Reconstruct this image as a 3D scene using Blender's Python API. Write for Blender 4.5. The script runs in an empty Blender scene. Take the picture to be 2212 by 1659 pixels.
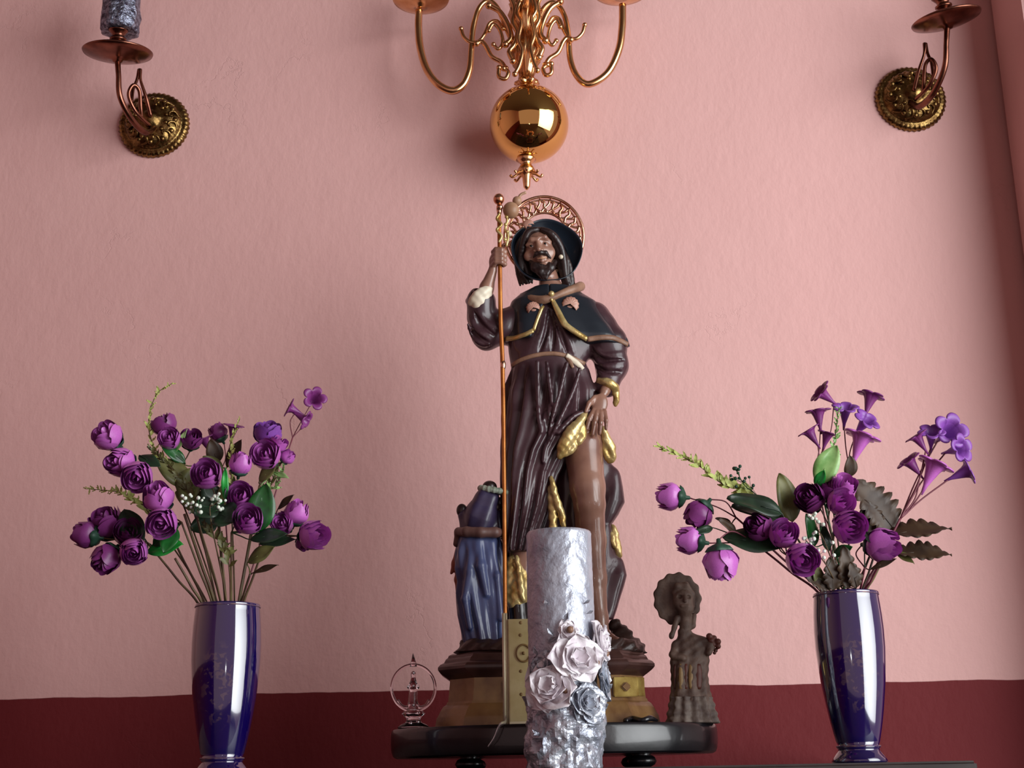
import bpy, bmesh, math, random
import numpy as np
from mathutils import Vector, Matrix, Euler, noise as mnoise
random.seed(7)
rnd = random.Random(11)
PI = math.pi
R = math.radians
scene = bpy.context.scene
COL = scene.collection

# ------------------------------------------------------------------ camera
F_PX = 3000.0
CAM = Vector((0.0, -2.14, -0.0175))
CROT = Matrix.Rotation(R(106), 3, 'X') @ Matrix.Rotation(R(-1.1), 3, 'Z')
cd = bpy.data.cameras.new('camera')
cam = bpy.data.objects.new('camera', cd); COL.objects.link(cam)
cam.location = CAM
cam.rotation_euler = CROT.to_euler()
cd.sensor_width = 36; cd.lens = F_PX / 2212 * 36; cd.clip_start = 0.02
scene.camera = cam

# ------------------------------------------------------------------ light
w = bpy.data.worlds.new('world'); scene.world = w; w.use_nodes = True
wb = w.node_tree.nodes['Background']
wb.inputs[0].default_value = (0.9, 0.6, 0.59, 1); wb.inputs[1].default_value = 0.46


def area(name, loc, target, sx, sy, power, color):
    l = bpy.data.lights.new(name, 'AREA'); l.shape = 'RECTANGLE'; l.size = sx; l.size_y = sy
    l.energy = power; l.color = color
    o = bpy.data.objects.new(name, l); COL.objects.link(o)
    o.location = loc
    o.rotation_euler = (Vector(target) - Vector(loc)).to_track_quat('-Z', 'Y').to_euler()
    return o


wl = area('window_light', (2.95, -1.8, 1.0), (0.35, 0.66, 1.1), 3.0, 3.6, 73, (0.94, 0.985, 1.0))
wl.data.spread = R(96)
fl = bpy.data.lights.new('phone_flash', 'POINT'); fl.energy = 1.5; fl.shadow_soft_size = 0.03
flo = bpy.data.objects.new('phone_flash', fl); COL.objects.link(flo); flo.location = (0.03, -2.12, 0.03)
vs = scene.view_settings
scene.display_settings.display_device = 'sRGB'
vs.view_transform = 'Standard'; vs.look = 'None'; vs.gamma = 1; vs.use_curve_mapping = False
vs.exposure = 0.0

# ------------------------------------------------------------------ helpers
WALL_Y = 0.66


def W(px, py, Y):
    """the world point seen at photo pixel (px, py) on the upright plane y = Y"""
    d = CROT @ Vector(((px - 1106) / F_PX, -(py - 829.5) / F_PX, -1))
    t = (Y - CAM.y) / d.y
    return CAM + d * t


def kpx(px, py, Y):
    return (W(px + 10, py, Y) - W(px - 10, py, Y)).length / 20


def tag(o, label=None, cat=None, group=None, kind=None):
    if label: o['label'] = label
    if cat: o['category'] = cat
    if group: o['group'] = group
    if kind: o['kind'] = kind
    return o


def empty(name, loc, label, cat, group=None):
    o = bpy.data.objects.new(name, None); COL.objects.link(o); o.location = loc
    o.empty_display_size = 0.02
    return tag(o, label, cat, group)


def obj(name, bm, mat, parent=None, smooth=True, label=None):
    me = bpy.data.meshes.new(name)
    if isinstance(bm, bmesh.types.BMesh):
        bmesh.ops.recalc_face_normals(bm, faces=bm.faces)
        bm.to_mesh(me); bm.free()
    else:
        v, f = bm
        me.from_pydata([tuple(map(float, p)) for p in v], [], [tuple(map(int, q)) for q in f])
    me.validate()
    if smooth:
        for p in me.polygons: p.use_smooth = True
    for m in (mat if isinstance(mat, (list, tuple)) else [mat]): me.materials.append(m)
    o = bpy.data.objects.new(name, me); COL.objects.link(o)
    if parent:
        o.parent = parent
        off = Vector((0, 0, 0)); p = parent
        while p: off += p.location; p = p.parent
        me.transform(Matrix.Translation(-off))
    if label: o['label'] = label
    return o


def smooth_angle(o, deg=40):
    me = o.data
    bm = bmesh.new(); bm.from_mesh(me)
    for e in bm.edges:
        if len(e.link_faces) == 2 and e.calc_face_angle(0) > R(deg): e.smooth = False
    bm.to_mesh(me); bm.free()
    return o


def catmull(pts, n=8):
    P = [Vector(p) for p in pts]
    P = [P[0] * 2 - P[1]] + P + [P[-1] * 2 - P[-2]]
    out = []
    for i in range(1, len(P) - 2):
        for j in range(n):
            t = j / n
            a, b, c, d = P[i - 1], P[i], P[i + 1], P[i + 2]
            out.append(0.5 * ((2 * b) + (c - a) * t + (2 * a - 5 * b + 4 * c - d) * t * t + (-a + 3 * b - 3 * c + d) * t ** 3))
    out.append(P[-2].copy())
    return out


def tube(bm, pts, r, seg=8, closed=False, flat=1.0, cap=True):
    """sweep a circle along pts; r a number or list (one per pt, or ends lerped)"""
    n = len(pts); pts = [Vector(p) for p in pts]
    if not isinstance(r, (list, tuple)): rr = [r] * n
    elif len(r) == n: rr = list(r)
    else:
        rr = []
        for i in range(n):
            t = i / (n - 1) * (len(r) - 1); a = min(int(t), len(r) - 2)
            rr.append(r[a] + (r[a + 1] - r[a]) * (t - a))
    rings = []; up = None
    for i in range(n):
        if closed: t = pts[(i + 1) % n] - pts[i - 1]
        else: t = pts[min(i + 1, n - 1)] - pts[max(i - 1, 0)]
        if t.length < 1e-9: t = Vector((0, 0, 1))
        t.normalize()
        if up is None:
            up = Vector((0, 1, 0)) if abs(t.y) < 0.9 else Vector((1, 0, 0))
        s = t.cross(up)
        if s.length < 1e-6: s = t.orthogonal()
        s.normalize(); up = s.cross(t).normalized()
        ring = []
        for k in range(seg):
            a = 2 * PI * k / seg
            ring.append(bm.verts.new(pts[i] + (s * math.cos(a) + up * math.sin(a) * flat) * rr[i]))
        rings.append(ring)
    m = n if closed else n - 1
    for i in range(m):
        a, b = rings[i], rings[(i + 1) % n]
        for k in range(seg):
            bm.faces.new((a[k], a[(k + 1) % seg], b[(k + 1) % seg], b[k]))
    if cap and not closed:
        bm.faces.new(rings[0]); bm.faces.new(list(reversed(rings[-1])))


def lathe(bm, prof, M=None, seg=48, fx=1.0, fy=1.0, fn=None, close=True):
    """prof: list of (radius, height) -> surface round the local Z axis, placed with matrix M"""
    M = M or Matrix.Identity(4)
    rings = []
    for r, z in prof:
        if r <= 1e-7:
            rings.append([bm.verts.new(M @ Vector((0, 0, z)))]); continue
        ring = []
        for k in range(seg):
            a = 2 * PI * k / seg
            q = fn(a, r, z) if fn else r
            ring.append(bm.verts.new(M @ Vector((q * math.cos(a) * fx, q * math.sin(a) * fy, z))))
        rings.append(ring)
    for a, b in zip(rings, rings[1:]):
        if len(a) == 1 and len(b) == 1: continue
        for k in range(seg):
            k2 = (k + 1) % seg
            if len(a) == 1: bm.faces.new((a[0], b[k], b[k2]))
            elif len(b) == 1: bm.faces.new((a[k], a[k2], b[0]))
            else: bm.faces.new((a[k], a[k2], b[k2], b[k]))
    if close:
        if len(rings[0]) > 1: bm.faces.new(rings[0])
        if len(rings[-1]) > 1: bm.faces.new(rings[-1])


def ball(bm, c, r, seg=16, sc=(1, 1, 1), rot=None):
    M = Matrix.Translation(Vector(c))
    if rot: M = M @ rot.to_4x4()
    M = M @ Matrix.Diagonal((r * sc[0], r * sc[1], r * sc[2], 1))
    bmesh.ops.create_uvsphere(bm, u_segments=seg, v_segments=max(6, seg // 2 + 2), radius=1, matrix=M)


def box(bm, lo, hi, M=None):
    lo, hi = Vector(lo), Vector(hi)
    c = (lo + hi) / 2; s = hi - lo
    T = Matrix.Translation(c) @ Matrix.Diagonal((s.x, s.y, s.z, 1))
    if M: T = M @ T
    return bmesh.ops.create_cube(bm, size=1, matrix=T)['verts']


def frame_to(direction):
    return Vector(direction).normalized().to_track_quat('Z', 'Y').to_matrix()


def srgb(c):
    return tuple(((x / 255) / 12.92 if x / 255 <= 0.04045 else (((x / 255) + 0.055) / 1.055) ** 2.4) for x in c) + (1,)


def mat(name, c1, rough=0.5, metal=0.0, c2=None, nscale=20, bump=0.0, bscale=80, coat=0.0, trans=0.0, spec=0.5,
        sheen=0.0, bdist=0.002, ior=1.45, contrast=(0.35, 0.65), sss=0.0, r2=None):
    m = bpy.data.materials.new(name); m.use_nodes = True
    nt = m.node_tree; b = nt.nodes['Principled BSDF']
    b.inputs['Base Color'].default_value = srgb(c1); b.inputs['Roughness'].default_value = rough
    b.inputs['Metallic'].default_value = metal; b.inputs['Coat Weight'].default_value = coat
    b.inputs['Coat Roughness'].default_value = 0.08
    b.inputs['Transmission Weight'].default_value = trans
    b.inputs['Specular IOR Level'].default_value = spec; b.inputs['IOR'].default_value = ior
    if sss:
        b.inputs['Subsurface Weight'].default_value = sss; b.inputs['Subsurface Scale'].default_value = 0.004
    tc = nt.nodes.new('ShaderNodeTexCoord')
    if c2 is not None or r2 is not None:
        n = nt.nodes.new('ShaderNodeTexNoise'); n.inputs['Scale'].default_value = nscale; n.inputs['Detail'].default_value = 5
        nt.links.new(tc.outputs['Object'], n.inputs['Vector'])
        if c2 is not None:
            r = nt.nodes.new('ShaderNodeValToRGB')
            r.color_ramp.elements[0].color = srgb(c1); r.color_ramp.elements[1].color = srgb(c2)
            r.color_ramp.elements[0].position, r.color_ramp.elements[1].position = contrast
            nt.links.new(n.outputs['Fac'], r.inputs['Fac']); nt.links.new(r.outputs['Color'], b.inputs['Base Color'])
        if r2 is not None:
            mr = nt.nodes.new('ShaderNodeMapRange'); mr.inputs['To Min'].default_value = rough; mr.inputs['To Max'].default_value = r2
            nt.links.new(n.outputs['Fac'], mr.inputs['Value']); nt.links.new(mr.outputs['Result'], b.inputs['Roughness'])
    if bump:
        n = nt.nodes.new('ShaderNodeTexNoise'); n.inputs['Scale'].default_value = bscale; n.inputs['Detail'].default_value = 6
        nt.links.new(tc.outputs['Object'], n.inputs['Vector'])
        bp = nt.nodes.new('ShaderNodeBump'); bp.inputs['Strength'].default_value = bump; bp.inputs['Distance'].default_value = bdist
        nt.links.new(n.outputs['Fac'], bp.inputs['Height']); nt.links.new(bp.outputs['Normal'], b.inputs['Normal'])
    return m


# ---- implicit surfaces in statue space: x = photo px, y = depth px (front negative), v = photo py
class Field:
    def __init__(s, lo, hi, h):
        s.h = h; s.lo = np.array(lo, float)
        s.n = [int(math.ceil((hi[i] - lo[i]) / h)) + 1 for i in range(3)]
        s.ax = [s.lo[i] + h * np.arange(s.n[i]) for i in range(3)]
        s.F = np.full(s.n, 60.0, np.float32)

    def win(s, lo, hi):
        sl = []; co = []
        for i in range(3):
            a = max(0, int((lo[i] - s.lo[i]) / s.h)); b = min(s.n[i], int((hi[i] - s.lo[i]) / s.h) + 2)
            if b <= a: return None, None
            sl.append(slice(a, b)); sh = [1, 1, 1]; sh[i] = -1
            co.append(s.ax[i][a:b].reshape(sh).astype(np.float32))
        return tuple(sl), co

    def mix(s, sl, d, k, sub):
        A = s.F[sl]
        if sub:
            d = -d
            if k > 0: s.F[sl] = np.maximum(A, d) + np.maximum(k - np.abs(A - d), 0) ** 2 / (4 * k)
            else: s.F[sl] = np.maximum(A, d)
        else:
            if k > 0: s.F[sl] = np.minimum(A, d) - np.maximum(k - np.abs(A - d), 0) ** 2 / (4 * k)
            else: s.F[sl] = np.minimum(A, d)

    def cap(s, a, b, ra, rb=None, k=6, sub=False, flat=1.0):
        rb = ra if rb is None else rb
        a = np.array(a, float); b = np.array(b, float); m = max(ra, rb) + k + 12
        sl, co = s.win(np.minimum(a, b) - m, np.maximum(a, b) + m)
        if sl is None: return
        ab = b - a; L = float(ab @ ab) + 1e-9
        t = np.clip(((co[0] - a[0]) * ab[0] + (co[1] - a[1]) * ab[1] + (co[2] - a[2]) * ab[2]) / L, 0, 1)
        d = np.sqrt((co[0] - a[0] - t * ab[0]) ** 2 + ((co[1] - a[1] - t * ab[1]) / flat) ** 2 + (co[2] - a[2] - t * ab[2]) ** 2) - (ra + (rb - ra) * t)
        s.mix(sl, d, k, sub)

    def chain(s, pts, rs, k=6, **kw):
        for i in range(len(pts) - 1): s.cap(pts[i], pts[i + 1], rs[i], rs[i + 1], k, **kw)

    def ell(s, c, r, k=6, sub=False, tilt=0.0, nod=0.0):
        c = np.array(c, float); m = max(r) + k + 12
        sl, co = s.win(c - m, c + m)
        if sl is None: return
        x, y, v = co[0] - c[0], co[1] - c[1], co[2] - c[2]
        if tilt:
            ct, st = math.cos(tilt), math.sin(tilt); x, v = x * ct + v * st, -x * st + v * ct
        if nod:
            ct, st = math.cos(nod), math.sin(nod); y, v = y * ct + v * st, -y * st + v * ct
        q = np.sqrt((x / r[0]) ** 2 + (y / r[1]) ** 2 + (v / r[2]) ** 2)
        s.mix(sl, (q - 1) * min(r), k, sub)

    def loft(s, secs, k=6, fold=None, power=2.0, sub=False):
        """secs rows: v, left x, right x, centre depth, half depth"""
        S = np.array(secs, float)
        sl, co = s.win((S[:, 1].min() - 20, (S[:, 3] - S[:, 4]).min() - 20, S[0, 0] - 15),
                       (S[:, 2].max() + 20, (S[:, 3] + S[:, 4]).max() + 20, S[-1, 0] + 15))
        if sl is None: return
        v = co[2]
        I = lambda j: np.interp(v, S[:, 0], S[:, j])
        xl, xr, cy, ry = I(1), I(2), I(3), I(4)
        cx = (xl + xr) / 2; rx = (xr - xl) / 2
        X = (co[0] - cx) / rx; Y = (co[1] - cy) / ry
        q = (np.abs(X) ** power + np.abs(Y) ** power) ** (1 / power)
        d = (q - 1) * np.minimum(rx, ry)
        if fold is not None: d = d + fold(co[0], co[1], v, X, Y)
        d = np.maximum(d, np.maximum(S[0, 0] - v, v - S[-1, 0]))
        s.mix(sl, d.astype(np.float32), k, sub)

    def disp(s, fn):
        co = [s.ax[i].reshape([-1 if j == i else 1 for j in range(3)]).astype(np.float32) for i in range(3)]
        s.F += np.where(np.abs(s.F) < 14, fn(co[0], co[1], co[2]), 0).astype(np.float32)

    def front(s, x, v, default=0.0):
        i = int(round((x - s.lo[0]) / s.h)); k = int(round((v - s.lo[2]) / s.h))
        if not (0 <= i < s.n[0] and 0 <= k < s.n[2]): return default
        c = np.nonzero(s.F[i, :, k] < 0)[0]
        return s.ax[1][c[0]] if len(c) else default

    def mesh(s, to_world):
        F = s.F; B = F < 0
        B[0] = B[-1] = False; B[:, 0] = B[:, -1] = False; B[:, :, 0] = B[:, :, -1] = False
        F = np.where(B, np.minimum(F, -1e-4), np.maximum(F, 1e-4))
        nx, ny, nz = F.shape
        cnt = np.zeros((nx - 1, ny - 1, nz - 1), np.int8)
        for i in (0, 1):
            for j in (0, 1):
                for k in (0, 1):
                    cnt += B[i:nx - 1 + i, j:ny - 1 + j, k:nz - 1 + k]
        act = np.nonzero((cnt > 0) & (cnt < 8))
        A = np.stack(act, 1); N = len(A)
        idx = np.full(cnt.shape, -1, np.int32); idx[act] = np.arange(N)
        acc = np.zeros((N, 3)); num = np.zeros(N)
        corners = [(i, j, k) for i in (0, 1) for j in (0, 1) for k in (0, 1)]
        for a in corners:
            for ax in range(3):
                if a[ax]: continue
                b = list(a); b[ax] = 1
                fa = F[A[:, 0] + a[0], A[:, 1] + a[1], A[:, 2] + a[2]]
                fb = F[A[:, 0] + b[0], A[:, 1] + b[1], A[:, 2] + b[2]]
                c = (fa < 0) != (fb < 0)
                t = np.where(c, fa / np.where(c, fa - fb, 1), 0)
                p = np.repeat(np.array([a], float), N, 0); p[:, ax] += t
                acc[c] += p[c]; num[c] += 1
        V = (A + acc / num[:, None]) * s.h + s.lo
        faces = []
        for ax in range(3):
            u, w_ = [(1, 2), (2, 0), (0, 1)][ax]
            s0 = [slice(None)] * 3; s1 = [slice(None)] * 3
            s0[ax] = slice(0, -1); s1[ax] = slice(1, None)
            ch = B[tuple(s0)] != B[tuple(s1)]
            e = np.stack(np.nonzero(ch), 1)
            ok = (e[:, u] > 0) & (e[:, w_] > 0) & (e[:, u] < F.shape[u] - 1) & (e[:, w_] < F.shape[w_] - 1)
            e = e[ok]
            ins = B[tuple(s0)][tuple(e.T)]
            q = []
            for du, dw in ((-1, -1), (0, -1), (0, 0), (-1, 0)):
                c = e.copy(); c[:, u] += du; c[:, w_] += dw
                q.append(idx[tuple(c.T)])
            q = np.stack(q, 1)
            q[~ins] = q[~ins][:, ::-1]
            faces.append(q)
        Fq = np.concatenate(faces)[:, ::-1]        # px -> world mirrors the depth of v
        # a little laplacian smoothing
        for it in range(2):
            sm = np.zeros_like(V); n_ = np.zeros(len(V))
            for a, b in ((0, 1), (1, 2), (2, 3), (3, 0)):
                for p, q_ in ((a, b), (b, a)):
                    np.add.at(sm, Fq[:, p], V[Fq[:, q_]]); np.add.at(n_, Fq[:, p], 1)
            V = V * 0.5 + 0.5 * sm / n_[:, None]
        return to_world(V), Fq


def plane_map(Y, yaw=0):
    """px/py on the upright plane y=Y plus depth px -> world"""
    d0 = np.array(CROT)
    def f(V):
        V = np.asarray(V, float)
        c = np.stack([(V[:, 0] - 1106) / F_PX, -(V[:, 2] - 829.5) / F_PX, -np.ones(len(V))], 1)
        d = c @ d0.T
        t = (Y - CAM.y) / d[:, 1]
        P = np.array(CAM) + d * t[:, None]
        P[:, 1] += V[:, 1] * 0.00078
        return P
    return f


def fobj(name, field, mp, m, parent, label=None):
    return obj(name, field.mesh(mp), m, parent, label=label)

# ------------------------------------------------------------------ materials
DADO = W(1106, 1488, WALL_Y).z + 0.006


def wall_material():
    m = bpy.data.materials.new('painted_plaster'); m.use_nodes = True
    nt = m.node_tree; b = nt.nodes['Principled BSDF']; L = nt.links.new
    b.inputs['Roughness'].default_value = 0.72; b.inputs['Specular IOR Level'].default_value = 0.3
    tc = nt.nodes.new('ShaderNodeTexCoord'); sp = nt.nodes.new('ShaderNodeSeparateXYZ'); L(tc.outputs['Object'], sp.inputs[0])
    # hand-painted boundary between the pink wall and the dark red dado
    wob = nt.nodes.new('ShaderNodeTexNoise'); wob.inputs['Scale'].default_value = 5; wob.inputs['Detail'].default_value = 4
    L(tc.outputs['Object'], wob.inputs['Vector'])
    ma = nt.nodes.new('ShaderNodeMath'); ma.operation = 'MULTIPLY_ADD'; ma.inputs[1].default_value = 0.014
    L(wob.outputs['Fac'], ma.inputs[0]); L(sp.outputs['Z'], ma.inputs[2])
    mr = nt.nodes.new('ShaderNodeMapRange'); mr.inputs['From Min'].default_value = DADO; mr.inputs['From Max'].default_value = DADO + 0.0015
    L(ma.outputs[0], mr.inputs['Value'])
    # slow variation of the paint
    n1 = nt.nodes.new('ShaderNodeTexNoise'); n1.inputs['Scale'].default_value = 2.2; n1.inputs['Detail'].default_value = 3
    L(tc.outputs['Object'], n1.inputs['Vector'])
    p = nt.nodes.new('ShaderNodeMix'); p.data_type = 'RGBA'
    p.inputs[6].default_value = srgb((216, 167, 163)); p.inputs[7].default_value = srgb((221, 176, 171))
    L(n1.outputs['Fac'], p.inputs[0])
    d = nt.nodes.new('ShaderNodeMix'); d.data_type = 'RGBA'
    d.inputs[6].default_value = srgb((98, 22, 28)); d.inputs[7].default_value = srgb((112, 32, 36))
    L(n1.outputs['Fac'], d.inputs[0])
    x = nt.nodes.new('ShaderNodeMix'); x.data_type = 'RGBA'
    L(mr.outputs['Result'], x.inputs[0]); L(d.outputs[2], x.inputs[6]); L(p.outputs[2], x.inputs[7])
    L(x.outputs[2], b.inputs['Base Color'])
    # trowel marks, grain and small cracks as relief
    g1 = nt.nodes.new('ShaderNodeTexNoise'); g1.inputs['Scale'].default_value = 11; g1.inputs['Detail'].default_value = 7; g1.inputs['Roughness'].default_value = 0.6
    g2 = nt.nodes.new('ShaderNodeTexNoise'); g2.inputs['Scale'].default_value = 90; g2.inputs['Detail'].default_value = 4
    mp = nt.nodes.new('ShaderNodeMapping'); mp.inputs['Scale'].default_value = (1, 1, 0.45); mp.inputs['Rotation'].default_value = (0, R(32), 0)
    L(tc.outputs['Object'], mp.inputs[0]); L(mp.outputs[0], g2.inputs['Vector']); L(tc.outputs['Object'], g1.inputs['Vector'])
    vo = nt.nodes.new('ShaderNodeTexVoronoi'); vo.feature = 'DISTANCE_TO_EDGE'; vo.inputs['Scale'].default_value = 3.2
    wv = nt.nodes.new('ShaderNodeMix'); wv.data_type = 'RGBA'; wv.blend_type = 'ADD'; wv.inputs[0].default_value = 0.28
    L(tc.outputs['Object'], wv.inputs[6]); L(g1.outputs['Color'], wv.inputs[7]); L(wv.outputs[2], vo.inputs['Vector'])
    cr = nt.nodes.new('ShaderNodeMapRange'); cr.inputs['From Max'].default_value = 0.012; cr.inputs['To Min'].default_value = -0.16; cr.inputs['To Max'].default_value = 0
    L(vo.outputs['Distance'], cr.inputs['Value'])
    n3 = nt.nodes.new('ShaderNodeTexNoise'); n3.inputs['Scale'].default_value = 3; L(tc.outputs['Object'], n3.inputs['Vector'])
    ms = nt.nodes.new('ShaderNodeMapRange'); ms.inputs['From Min'].default_value = 0.56; ms.inputs['From Max'].default_value = 0.66
    L(n3.outputs['Fac'], ms.inputs['Value'])
    cm = nt.nodes.new('ShaderNodeMath'); cm.operation = 'MULTIPLY'; L(cr.outputs['Result'], cm.inputs[0]); L(ms.outputs['Result'], cm.inputs[1])
    a1 = nt.nodes.new('ShaderNodeMath'); a1.operation = 'MULTIPLY_ADD'; a1.inputs[1].default_value = 0.22
    L(g2.outputs['Fac'], a1.inputs[0]); L(g1.outputs['Fac'], a1.inputs[2])
    a2 = nt.nodes.new('ShaderNodeMath'); a2.operation = 'ADD'; L(a1.outputs[0], a2.inputs[0]); L(cm.outputs[0], a2.inputs[1])
    bp = nt.nodes.new('ShaderNodeBump'); bp.inputs['Strength'].default_value = 0.5; bp.inputs['Distance'].default_value = 0.006
    L(a2.outputs[0], bp.inputs['Height']); L(bp.outputs['Normal'], b.inputs['Normal'])
    return m


def vase_material():
    """cobalt glaze with a worn gilt flower transfer on the front"""
    m = bpy.data.materials.new('cobalt_glaze'); m.use_nodes = True
    nt = m.node_tree; b = nt.nodes['Principled BSDF']; L = nt.links.new
    b.inputs['Roughness'].default_value = 0.09; b.inputs['IOR'].default_value = 1.75; b.inputs['Coat Weight'].default_value = 1.0; b.inputs['Coat IOR'].default_value = 1.7; b.inputs['Coat Roughness'].default_value = 0.04
    tc = nt.nodes.new('ShaderNodeTexCoord')
    n = nt.nodes.new('ShaderNodeTexNoise'); n.inputs['Scale'].default_value = 110; n.inputs['Detail'].default_value = 5; n.inputs['Distortion'].default_value = 0.6
    L(tc.outputs['Object'], n.inputs['Vector'])
    r = nt.nodes.new('ShaderNodeMapRange'); r.inputs['From Min'].default_value = 0.54; r.inputs['From Max'].default_value = 0.6
    L(n.outputs['Fac'], r.inputs['Value'])
    mp = nt.nodes.new('ShaderNodeMapping'); mp.inputs['Location'].default_value = (0.002, 0.05, -0.128); mp.vector_type = 'POINT'
    sc = nt.nodes.new('ShaderNodeMapping'); sc.inputs['Scale'].default_value = (25, 17, 14.5)
    L(tc.outputs['Object'], mp.inputs[0]); L(mp.outputs[0], sc.inputs[0])
    ln = nt.nodes.new('ShaderNodeVectorMath'); ln.operation = 'LENGTH'; L(sc.outputs[0], ln.inputs[0])
    mk = nt.nodes.new('ShaderNodeMapRange'); mk.inputs['From Min'].default_value = 0.65; mk.inputs['From Max'].default_value = 1.0
    mk.inputs['To Min'].default_value = 1; mk.inputs['To Max'].default_value = 0
    L(ln.outputs['Value'], mk.inputs['Value'])
    mu = nt.nodes.new('ShaderNodeMath'); mu.operation = 'MULTIPLY'; L(r.outputs['Result'], mu.inputs[0]); L(mk.outputs['Result'], mu.inputs[1])
    fa = nt.nodes.new('ShaderNodeMath'); fa.operation = 'MULTIPLY'; fa.inputs[1].default_value = 0.4; L(mu.outputs[0], fa.inputs[0])
    x = nt.nodes.new('ShaderNodeMix'); x.data_type = 'RGBA'
    x.inputs[6].default_value = srgb((17, 5, 74)); x.inputs[7].default_value = srgb((104, 82, 84))
    L(fa.outputs[0], x.inputs[0]); L(x.outputs[2], b.inputs['Base Color'])
    return m


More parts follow.
